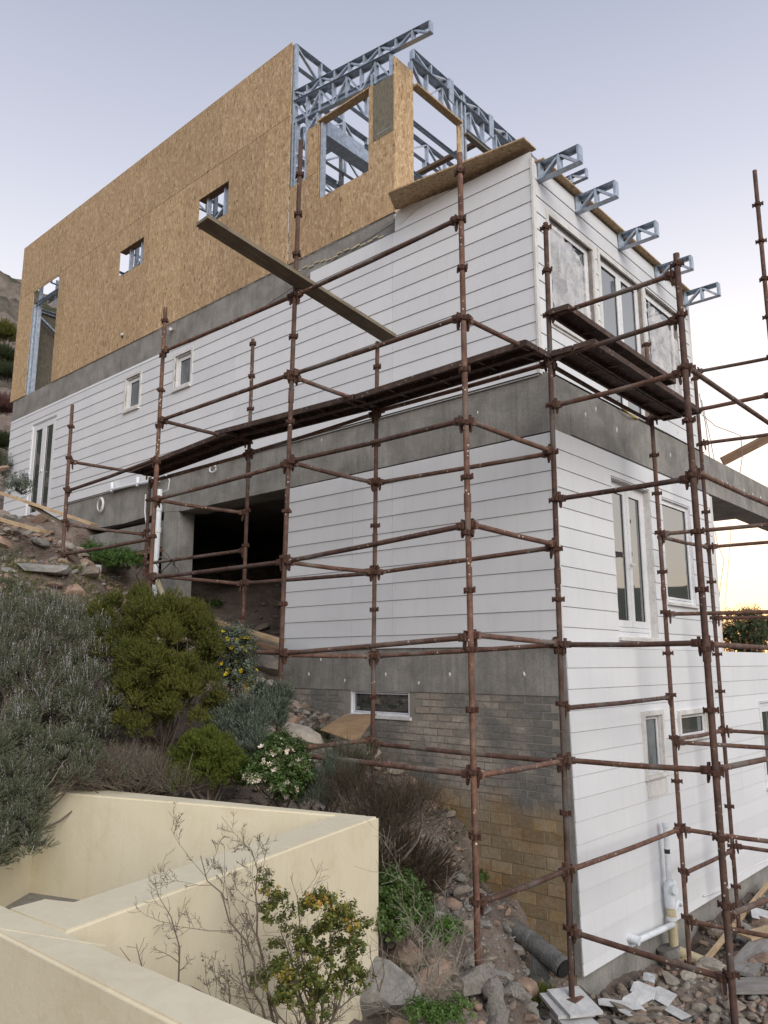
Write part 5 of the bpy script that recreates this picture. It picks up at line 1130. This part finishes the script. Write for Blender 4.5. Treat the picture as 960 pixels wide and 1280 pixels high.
def mound(c, r, n, q, rng, el=1.3, lo=.74):
    out = []; m_ = (r[0] + r[1] + r[2]) / 3
    for i in range(n):
        z = 1 - 1.35 * (i + .5) / n; t = i * 2.39996 + rng.normal(0, .25); h = math.sqrt(max(0, 1 - z * z)); u = rng.uniform(lo, 1.0); k = m_ * q * rng.uniform(.75, 1.25)
        out.append(((c[0] + math.cos(t) * h * r[0] * u, c[1] + math.sin(t) * h * r[1] * u, c[2] + z * r[2] * u), (k, k, k * el)))
    return out
def mounds(specs, q, rng, el=1.3, dens=1.0):
    out = []
    for (px, py, fw_, rx, rz) in specs:
        c, r = lobe_px(px, py, fw_, rx, rz); out += mound(c, r, int(12 * dens / (q / .3) ** 2), q, rng, el)
    return out
def shrub(name, label, base, lobes, n, size, mat, tpl, up=.55, seed=0, cat='shrub', group=None, core=.45, stem_mat='twig', nst=14, extra=()):
    rng = np.random.default_rng(seed); E_ = empty(name, base, label, cat, group)
    if name in ('sage_bush', 'yellow_daisy_bush', 'white_flowering_shrub'): lobes = sub(lobes, 7 if name != 'lavender_bush' else 14, rng, .38 if name != 'lavender_bush' else .30)
    P, D = lobe_points(lobes, n, rng, up=up); scatter('foliage', mat, P, D, size, tpl, E_, rng)
    P2, D2 = lobe_points(lobes, int(n * core), rng, .25, .75, up=up); scatter('inner_foliage', mat, P2, D2, size, tpl, E_, rng)
    tg = [P[rng.integers(len(P))] for _ in range(nst)]; stems('branches', stem_mat, base, tg, .012, E_, rng)
    for (nm, m_, t_, cnt, sz, u_) in extra:
        P3, D3 = lobe_points(lobes, cnt, rng, 1.0, 1.22, up=u_, minz=-.1); scatter(nm, m_, P3, D3, sz, t_, E_, rng)
    return E_
PL = tpl_plume(17, .16, .05); PLD = tpl_plume(22, .20, .075, 1.0); LV = tpl_plume(16, .25, .06, .7, 4); SPK = tpl_plume(9, .10, .07, .3, 5); LF = tpl_leafy(8, .34, .2); LFS = tpl_leafy(9, .28, .13, 6); FL = tpl_flower()
TH = tpl_plume(7, .3, .012, .8, 9)
def V3(px, py, fwd):
    """the point on a sight line at a given distance ahead"""
    d = _ray(px, py); return CAM + d * (fwd / d.dot(FH))
def lobe_px(px, py, fwd, rpx, rz=None, ry=None):
    p = V3(px, py, fwd); s = p_scale(fwd); r = rpx * s; return ((p.x, p.y, p.z), (r, r if ry is None else ry * s, (rz or rpx) * s))
def p_scale(fwd): return fwd / 985.0
rg = np.random.default_rng(11)
# lavender mass, upper left
lb = mounds([(45, 800, 7.9, 75, 40), (110, 830, 7.5, 42, 45), (35, 860, 7.4, 70, 45), (105, 890, 7.1, 48, 50), (-25, 850, 7.6, 50, 60), (60, 920, 6.9, 60, 42)], .27, rg)
shrub('lavender_bush', 'big grey green lavender bush with faded mauve spikes on the slope at left', (V3(40, 950, 7.2)), lb, 9000, .085, 'lav', LV, .35, 21, 'lavender', nst=160, core=.15, extra=(('flower_spikes', 'lavflower', SPK, 2600, .085, .9),))
lb = mounds([(20, 955, 6.5, 58, 38), (78, 960, 6.5, 44, 34), (0, 1010, 6.1, 52, 42), (-30, 1060, 5.9, 55, 60), (18, 1060, 5.8, 30, 38)], .27, rg)
shrub('lavender_bush', 'dark grey green lavender bush hanging over the far left end of the cream wall', V3(-10, 1060, 6.4), lb, 7000, .078, 'lav', LV, .3, 22, 'lavender', nst=120, core=.15, extra=(('flower_spikes', 'lavflower', SPK, 700, .08, .8),))
lb = [lobe_px(150, 965, 6.75, 44, 22), lobe_px(195, 975, 6.7, 36, 20), lobe_px(120, 975, 6.6, 40, 20), lobe_px(225, 985, 6.6, 26, 14)]
shrub('twiggy_bush', 'grey brown leafless twiggy bush spilling over the back run of the cream wall', V3(170, 1000, 6.8), lb, 2000, .135, 'twig', TH, .35, 23, nst=150, extra=(('leaf_shoots', 'lav', LV, 260, .08, .6),))
# golden green dense shrub
gs = [(165, 778, 7.8, 42, 36), (205, 825, 7.5, 62, 66), (172, 900, 7.15, 40, 48), (233, 885, 7.15, 42, 52), (140, 820, 7.5, 24, 34), (185, 862, 7.35, 40, 40), (200, 790, 7.6, 40, 36), (195, 850, 7.05, 34, 34), (180, 830, 7.15, 26, 28), (238, 775, 7.8, 14, 22)]
lb = mounds(gs, .27, rg, 1.45)
shrub('confetti_bush', 'tall dense golden green feathery shrub in the middle of the left slope', V3(200, 960, 7.6), lb, 15000, .062, 'gold', PLD, .35, 24, nst=40, core=.4, extra=(('fresh_tips', 'lime', PLD, 3000, .05, .8), ('brown_tips', 'brownreed', PLD, 700, .05, .6)))
lb = mounds([(255, 955, 6.75, 36, 36), (285, 972, 6.7, 26, 28), (228, 978, 6.7, 22, 24)], .3, rg, 1.4)
shrub('confetti_bush', 'low bright green feathery shrub just behind the back run of the cream wall', V3(260, 1005, 6.8), lb, 5600, .058, 'lime', PLD, .4, 25, nst=16, core=.2)
# yellow daisy bush
lb = [lobe_px(288, 810, 7.8, 26, 26), lobe_px(285, 825, 7.9, 26, 30), lobe_px(295, 860, 7.7, 26, 30), lobe_px(268, 845, 7.8, 18, 28), lobe_px(302, 835, 7.9, 18, 24), lobe_px(275, 885, 7.6, 18, 20)]
shrub('yellow_daisy_bush', 'loose grey green bush dotted with yellow daisies beside the timber stack', V3(285, 900, 7.9), lb, 900, .12, 'sage', LFS, .5, 26, nst=20, extra=(('yellow_flowers', 'yellow', FL, 240, .055, .3),), core=.3)
lb = [lobe_px(300, 915, 7.3, 34, 30), lobe_px(330, 905, 7.5, 24, 24), lobe_px(310, 955, 7.0, 28, 30), lobe_px(285, 930, 7.2, 22, 28), lobe_px(340, 880, 7.8, 20, 18)]
shrub('sage_bush', 'soft grey green bush between the yellow daisies and the white flowering shrub', V3(310, 980, 7.3), lb, 2300, .13, 'sage', LV, .55, 27, nst=20)
lb = [lobe_px(350, 955, 6.7, 30, 32), lobe_px(335, 975, 6.6, 26, 26), lobe_px(366, 975, 6.6, 20, 26), lobe_px(345, 995, 6.5, 30, 20)]
shrub('white_flowering_shrub', 'glossy green shrub covered in small round white and blush flowers behind the cream wall', V3(350, 1010, 6.8), lb, 1500, .085, 'leafgreen', LF, .45, 28, nst=16, extra=(('flower_heads', 'white_petal', FL, 420, .058, .3), ('flower_buds', 'white_petal', FL, 160, .034, .3)))
lb = [lobe_px(400, 990, 6.8, 22, 26), lobe_px(420, 975, 7.0, 20, 24), lobe_px(395, 1005, 6.7, 20, 16)]
shrub('sage_bush', 'small sage coloured bush between the white flowering shrub and the brown wiry bush', V3(405, 1020, 6.9), lb, 1100, .09, 'sage', PL, .6, 29, nst=10)
# brown restio like bush: long wiry stems fanning up
def reeds(name, label, base, n, L, spread, mat, seed, r=.0022, cat='bush', tilt=(0, 0), tips=None, group=None):
    rng = np.random.default_rng(seed); E_ = empty(name, base, label, cat, group); V = []; F = []; tp = []; td = []
    b0 = np.array(base)
    for i in range(n):
        a = rng.uniform(0, 6.28); q = rng.random() ** .6 * spread; d = np.array((math.cos(a) * q + tilt[0], math.sin(a) * q + tilt[1], 1.0)); d /= np.linalg.norm(d); l = L * rng.uniform(.55, 1.05)
        s = b0 + np.array((math.cos(a) * rng.random() * .10, math.sin(a) * rng.random() * .10, 0)); droop = rng.uniform(.0, .22) * q
        sd = np.cross(d, rng.normal(0, 1, 3)); sd /= np.linalg.norm(sd); pts = []
        for k in range(4): t = k / 3; pts.append(s + d * l * t + np.array((0, 0, -droop * l * t * t)) + rng.normal(0, .008, 3))
        b = len(V)
        for k, p in enumerate(pts): w_ = r * (1.4 - k * .3); V += [p - sd * w_, p + sd * w_]
        for k in range(3): F.append((b + k * 2, b + k * 2 + 1, b + k * 2 + 3, b + k * 2 + 2))
        tp.append(pts[-1]); td.append(pts[-1] - pts[-2])
        for k in (1, 2):
            if rng.random() < .7: tp.append(pts[k] + (pts[k + 1] - pts[k]) * rng.random()); td.append(d + rng.normal(0, .3, 3))
    fastmesh('wiry_stems', np.array(V), np.array(F), mat, E_, tuple(base))
    if tips: scatter('stem_tips', tips[0], np.array(tp), np.array(td), tips[1], tips[2], E_, rng)
    return E_
bs = seat(.05, -2.95); reeds('restio_bush', 'dark reddish brown wiry bush growing behind the corner of the cream wall', tuple(bs), 2800, .66, 1.05, 'brownreed', 31, .0022, tips=('brownreed', .06, PLD), tilt=(.08, -.05))
lb = [lobe_px(470, 1040, 6.4, 48, 46), lobe_px(505, 1020, 6.5, 40, 46), lobe_px(440, 1000, 6.7, 34, 34)]
shrub('restio_bush', 'lower dense brown part of wiry growth right against the corner of the cream wall', V3(475, 1085, 6.4), lb, 1600, .16, 'brownreed', TH, .5, 32, 'bush', nst=40)
bs = ground_at(432, 985); reeds('wiry_grass_clump', 'dry brown green wiry clump above the wall corner below the lowest tubes', tuple(bs), 700, .5, .8, 'brownreed', 33, .0025, tips=('lav', .05, PL))
# green leafy plants below
lb = [lobe_px(490, 1120, 5.8, 28, 24), lobe_px(508, 1150, 5.7, 22, 24), lobe_px(482, 1160, 5.6, 16, 26), lobe_px(520, 1135, 5.9, 14, 12)]
shrub('pink_flowering_shrub', 'low green leafy shrub with one pink bloom right of the cream wall corner', V3(495, 1180, 5.8), lb, 800, .085, 'leafgreen', LF, .4, 34, nst=12, extra=(('pink_blooms', 'pinkpetal', FL, 7, .05, .5),))
lb = [lobe_px(558, 1165, 6.1, 14, 12), lobe_px(545, 1175, 6.0, 12, 10)]
shrub('creeper', 'small patch of green leaves among stones right of the pink flowering shrub', V3(552, 1180, 6.1), lb, 190, .07, 'bright', LF, .3, 35, 'creeper', nst=4)
q = ground_at(676, 1262); lb = [((q.x, q.y, q.z + .06), (.17, .17, .12))]
shrub('herb_clump', 'small bright green herb clump at the bottom edge left of the white pads', tuple(q), lb, 700, .07, 'lime', PL, .6, 36, 'herb', nst=6)
q = ground_at(618, 1120); 
for (px, py, r_, m_, lb_, sz) in ((598, 1102, .10, 'bright', 'tiny green weed on the rubble left of the front pole', .06), (345, 812, .10, 'bright', 'tiny green weed at the edge of the boulders', .06), (400, 925, .12, 'leafdark', 'dark green weed beside the foot of the plywood sheet', .07), (268, 760, .14, 'bright', 'bright green weed in front of the timber stack', .07)):
    q = ground_at(px, py); shrub('weed', lb_, tuple(q), [((q.x, q.y, q.z + r_ * .3), (r_, r_, r_ * .6))], 90, sz, m_, LF, .4, int(px), 'weed', nst=3)
q = HY(-.6, 138, 700); lb = [((q.x, q.y, q.z), (.55, .35, .22)), ((q.x + .5, q.y, q.z - .12), (.35, .3, .2)), ((q.x - .9, q.y + .1, q.z + .22), (.25, .2, .2))]
shrub('creeper', 'bright green creeper growing in the shade under the concrete beam', tuple(q), lb, 1000, .10, 'bright', LF, .4, 37, 'creeper', nst=10)
lb = [lobe_px(215, 700, 12, 22, 26), lobe_px(160, 695, 13, 30, 14)]
shrub('creeper', 'dark leaves in the black gap behind the white drain pipe', lb[0][0], [((-8.6, 1.2, 1.0), (.7, .5, .35)), ((-9.3, 1.0, 1.4), (.6, .4, .3))], 500, .10, 'leafdark', LF, .4, 38, 'creeper', nst=6)
# low ground cover on the bank: weeds, mauve and maroon tufts
def ground_cover(name, kindlabel, pts, n, size, mat, tpl, seed, up=.7):
    rng = np.random.default_rng(seed); C_ = np.array([tuple(ground_at(px, py)) for px, py in pts]); k = rng.integers(len(C_), size=n)
    x = C_[k, 0] + rng.normal(0, .22, n); y = C_[k, 1] + rng.normal(0, .18, n); P = np.stack([x, y, gz(x, y)], -1); D = rng.normal(0, .35, (n, 3)) + np.array((0, 0, 1)) * up
    o = scatter(name, mat, P, D, size, tpl, None, rng); o['kind'] = 'stuff'; return o
ground_cover('weeds', '', [(20, 745), (40, 755), (90, 765), (50, 740), (110, 745), (10, 715), (130, 725), (100, 720)], 900, .09, 'lime', LV, 41)
ground_cover('low_shrubs', '', [(20, 760), (60, 772), (95, 775), (10, 735), (0, 700)], 700, .15, 'lav', LV, 42)
ground_cover('maroon_weeds', '', [(70, 775), (85, 782), (55, 785), (75, 768)], 500, .08, 'maroon', LFS, 43)
ground_cover('slope_weeds', '', [(500, 1200), (520, 1240), (490, 1260), (550, 1260), (640, 1270), (575, 1270)], 700, .12, 'dryweed', TH, 44)
ground_cover('bank_weeds', '', [(395, 905), (415, 955), (450, 965), (380, 960), (560, 1040)], 500, .09, 'leafdark', LFS, 45)
q = ground_at(52, 722); tag(MB().tube([q, q + Vector((.01, 0, .12)), q + Vector((.02, .01, .28))], [.012, .02, .004], 6).build('dry_flower_stalk', 'maroon', None, q), 'single rust brown dry flower stalk at the edge of the lavender', 'flower stalk')
lb = [((HY(-.9, 22, 612).x, -.9, HY(-.9, 22, 612).z), (.30, .25, .28))]
shrub('young_shrub', 'sparse young leafy shrub in front of the tall white door at far left', lb[0][0], lb, 130, .17, 'sage', LFS, .4, 39, nst=8)
# shrubs on the hillside beyond the left end of the house
hb = 'dark bushes on the hillside beyond the house'
for i, (px, py, fw_, r_, m_, lb_) in enumerate([(3, 425, 34, 26, 'gold', 'golden green bush highest on the hillside beyond the house'), (2, 470, 30, 24, 'leafdark', 'dark green bush on the hillside below the golden one'), (4, 512, 27, 22, 'maroon', 'brownish bush low on the hillside beyond the house'), (-4, 560, 21, 22, 'leafdark', 'dark bush beside the far left corner of the siding'), (4, 452, 38, 20, 'leafdark', 'small dark bush behind the golden one on the hillside')]):
    c, r = lobe_px(px, py, fw_, r_, r_ * .8); lobes = clumps(*c, *r, 7, np.random.default_rng(50 + i)); shrub('hillside_bush', lb_, c, lobes, 900, fw_ * .012, m_, PL, .5, 60 + i, 'bush', hb, nst=5)
q = HY(-.3, 7, 585); shrub('creeper', 'green trailing plant at the lower left corner of the siding', tuple(q), [((q.x - .6, q.y, q.z), (.5, .3, .5))], 320, .16, 'leafdark', LFS, .4, 71, 'creeper', nst=4)
stone(HY(-.6, 2, 590), .25, 'stone_pink', 'brown rock under the hillside bushes at the left edge', None, 0, cat='boulder', name='boulder')

# bare branching shrubs in the foreground
def branchy(name, label, base, tips, r, mat, seed, depth=3, nsub=7, leaves=None, cat='shrub', thorn=.03, jit=.10, group=None, extra=None):
    rng = np.random.default_rng(seed); E_ = empty(name, base, label, cat, group); m = MB(); ends = []; dirs = []
    def grow(a, b, r0, lv, key):
        L = (b - a).length; seg = max(3, int(L / .09)); pts = []; off = Vector(rng.normal(0, jit, 3)) * L
        for i in range(seg + 1):
            s = i / seg; pts.append(a.lerp(b, s) + off * math.sin(s * math.pi) * .6 + Vector(rng.normal(0, .018, 3)) * L * (0 < i))
        m.tube(pts, [max(r0 * (1 - .75 * i / seg), .0009) for i in range(seg + 1)], 5 if lv == 0 else 3, cap=False)
        for i in range(1, seg + 1):
            d = (pts[i] - pts[i - 1]).normalized(); ends.append(pts[i]); dirs.append(d)
        if lv < depth:
            for j in range(nsub if lv == 0 else max(2, nsub - 3)):
                s = rng.uniform(.2, .98) if lv else rng.uniform(.25, .98); i = min(int(s * seg), seg - 1); p = pts[i].lerp(pts[i + 1], s * seg - i); d = (pts[i + 1] - pts[i]).normalized()
                sd = Vector(rng.normal(0, 1, 3)); sd = (sd - d * sd.dot(d)).normalized(); dd = (d * rng.uniform(.3, .9) + sd * rng.uniform(.5, 1.0) + Vector((0, 0, .25))).normalized()
                grow(p, p + dd * L * rng.uniform(.18, .42), r0 * (1 - .75 * s) * .6, lv + 1, 0)
    for t in tips: grow(Vector(base), Vector(t), r, 0, 0)
    m.build('bare_branches', mat, E_)
    P = np.array([tuple(e) for e in ends]); D = np.array([tuple(d) for d in dirs])
    if thorn:
        k = rng.choice(len(P), min(len(P), 900), replace=False); scatter('thorns', mat, P[k], D[k] + rng.normal(0, .7, (len(k), 3)), thorn, (np.array([(-.03, 0, 0), (.03, 0, 0), (0, 0, 1.)]), np.array([(0, 1, 2)])), E_, rng)
    if extra:
        for (nm, m_, t_, cnt, sz) in extra:
            k = rng.choice(len(P), min(cnt, len(P)), replace=False); scatter(nm, m_, P[k] + rng.normal(0, .008, (len(k), 3)), D[k] + rng.normal(0, .6, (len(k), 3)), sz, t_, E_, rng)
    return E_
b1 = V3(345, 1290, 3.75)
branchy('thorny_shrub', 'bare grey thorny shrub reaching up to the left in front of the cream wall', tuple(b1), [V3(246, 1068, 3.55), V3(322, 1062, 3.85), V3(240, 1232, 3.6)], .0075, 'twig', 81, 3, 9, thorn=.022, extra=(('dry_berries', 'seed', FL, 90, .010),))
branchy('thorny_shrub', 'thin bare shoot with side twigs standing left in front of the cream wall', tuple(V3(222, 1262, 3.5)), [V3(197, 1118, 3.5)], .005, 'twig', 82, 2, 9, thorn=.02)
branchy('thorny_shrub', 'lowest tiny bare twig behind the near coping of the cream wall', tuple(V3(196, 1245, 3.45)), [V3(170, 1180, 3.4), V3(152, 1186, 3.4)], .004, 'twig', 83, 1, 5, thorn=.015)
branchy('thorny_shrub', 'bare thorny stem leaning along the middle of the foreground', tuple(V3(335, 1285, 3.7)), [V3(300, 1200, 3.6), V3(310, 1140, 3.7)], .006, 'twig', 84, 2, 8, thorn=.02, extra=(('dry_berries', 'seed', FL, 40, .010),))
b2 = V3(395, 1300, 3.95)
rngx = np.random.default_rng(5)
OL = tpl_leafy(7, .5, .38, 12, .2)
E_ = branchy('olive_leaved_shrub', 'leafy olive green shrub with yellow tipped leaves in front of the cream wall', tuple(b2), [V3(375, 1120, 3.95), V3(413, 1150, 3.9), V3(435, 1190, 3.95), V3(352, 1160, 3.9), V3(345, 1210, 3.8), V3(400, 1190, 4.0), V3(372, 1215, 3.8)], .009, 'twig', 85, 2, 8, thorn=0)
lb = mounds([(345, 1150, 3.9, 20, 26), (362, 1195, 3.9, 26, 26), (345, 1240, 3.8, 30, 30), (400, 1150, 3.9, 28, 28), (396, 1190, 3.95, 26, 24), (430, 1170, 3.9, 26, 22), (425, 1205, 3.9, 30, 22), (380, 1255, 3.8, 36, 28), (440, 1235, 3.9, 22, 18), (330, 1110, 3.8, 10, 14)], .34, rngx, 1.1, .8)
P, D = lobe_points(lb, 1350, rngx, .3, 1.1, .4); scatter('foliage', 'olive', P, D, .034, OL, E_, rngx)
lb2 = [lobe_px(398, 1132, 3.9, 18, 12), lobe_px(432, 1160, 3.9, 14, 10), lobe_px(335, 1120, 3.9, 8, 7), lobe_px(348, 1225, 3.75, 10, 8)]
MAT['olive_tip'] = MAT['olive'].copy(); MAT['olive_tip'].name = 'yellowing_leaves'
for n_ in MAT['olive_tip'].node_tree.nodes:
    if n_.type == 'VALTORGB' and len(n_.color_ramp.elements) == 5:
        for e, c in zip(n_.color_ramp.elements, [(.16, .17, .03), (.26, .24, .04), (.42, .34, .05), (.46, .28, .05), (.42, .17, .05)]): e.color = (*c, 1)
P, D = lobe_points(sub(lb2, 4, rngx, .45, 1), 70, rngx, .3, 1.4, .5); scatter('yellowing_leaves', 'olive_tip', P, D, .036, OL, E_, rngx)
branchy('dry_twig_bush', 'tangle of dry grey twigs under the olive leaved shrub', tuple(V3(380, 1310, 3.9)), [V3(330 + 22 * i, 1235 + (i % 3) * 12, 3.7 + .05 * i) for i in range(7)], .005, 'twig', 86, 2, 8, thorn=.02)
branchy('dry_twig_bush', 'pale dry twigs standing over the rubble right of the cream wall', tuple(ground_at(540, 1275)), [V3(515, 1105, 4.7), V3(548, 1150, 4.8), V3(590, 1190, 4.8), V3(500, 1180, 4.6), V3(560, 1230, 4.7)], .006, 'twigpale', 87, 2, 8, thorn=.02)
branchy('dry_twig_bush', 'dry pale weed stems at the bottom edge between wall foot and dead log', tuple(ground_at(500, 1279)), [V3(480, 1215, 4.5), V3(520, 1225, 4.5), V3(545, 1205, 4.6)], .005, 'twigpale', 88, 2, 8, thorn=.02)
lb = [lobe_px(552, 1275, 4.7, 22, 12), lobe_px(525, 1270, 4.6, 16, 12), lobe_px(575, 1262, 4.7, 12, 8)]
shrub('weed', 'bright green leafy weed at the bottom edge below the dry twigs', V3(550, 1290, 4.7), lb, 220, .055, 'bright', LF, .4, 89, 'weed', nst=6)
branchy('dry_twig_bush', 'thin bare twig at the right edge of the cream wall', tuple(V3(474, 1240, 4.6)), [V3(471, 1146, 4.6), V3(462, 1180, 4.5)], .004, 'twig', 90, 1, 6, thorn=.015)

# tree beyond the wing, against the sunset
TC = (V3(935, 805, 26))
T = empty('tree', (TC.x, TC.y, TC.z - 3.2), 'dark leafy tree silhouetted against the sunset beyond the low terrace', 'tree')
lobes = [lobe_px(925, 795, 26, 22, 22), lobe_px(905, 800, 26, 12, 18), lobe_px(945, 790, 26, 18, 20), lobe_px(935, 775, 26, 14, 12), lobe_px(955, 805, 25, 20, 18), lobe_px(985, 790, 26, 30, 26), lobe_px(910, 775, 26.4, 6, 8), lobe_px(930, 815, 26, 26, 18)]
rng = np.random.default_rng(91); P, D = lobe_points(lobes, 2600, rng, .4, 1.12, .35); scatter('crown', 'leafdark', P, D, .26, LFS, T, rng)
stems('branches', 'twig', T.location, [P[rng.integers(len(P))] for _ in range(24)], .05, T, rng)
MB().tube([T.location - Vector((0, 0, 3)), T.location, Vector(TC)], [.22, .16, .08], 10).build('trunk', 'twig', T)
for i, (px, py, fw_, r_) in enumerate([(1010, 800, 30, 40), (1060, 790, 34, 45)]):
    c, r = lobe_px(px, py, fw_, r_, r_ * .7); shrub('tree', ['dark tree just right of the picture edge beyond the terrace', 'second dark tree outside the picture edge beyond the terrace'][i], (c[0], c[1], c[2] - 4), clumps(*c, *r, 7, np.random.default_rng(95 + i)), 500, .3, 'leafdark', LFS, .4, 96 + i, 'tree', nst=8)
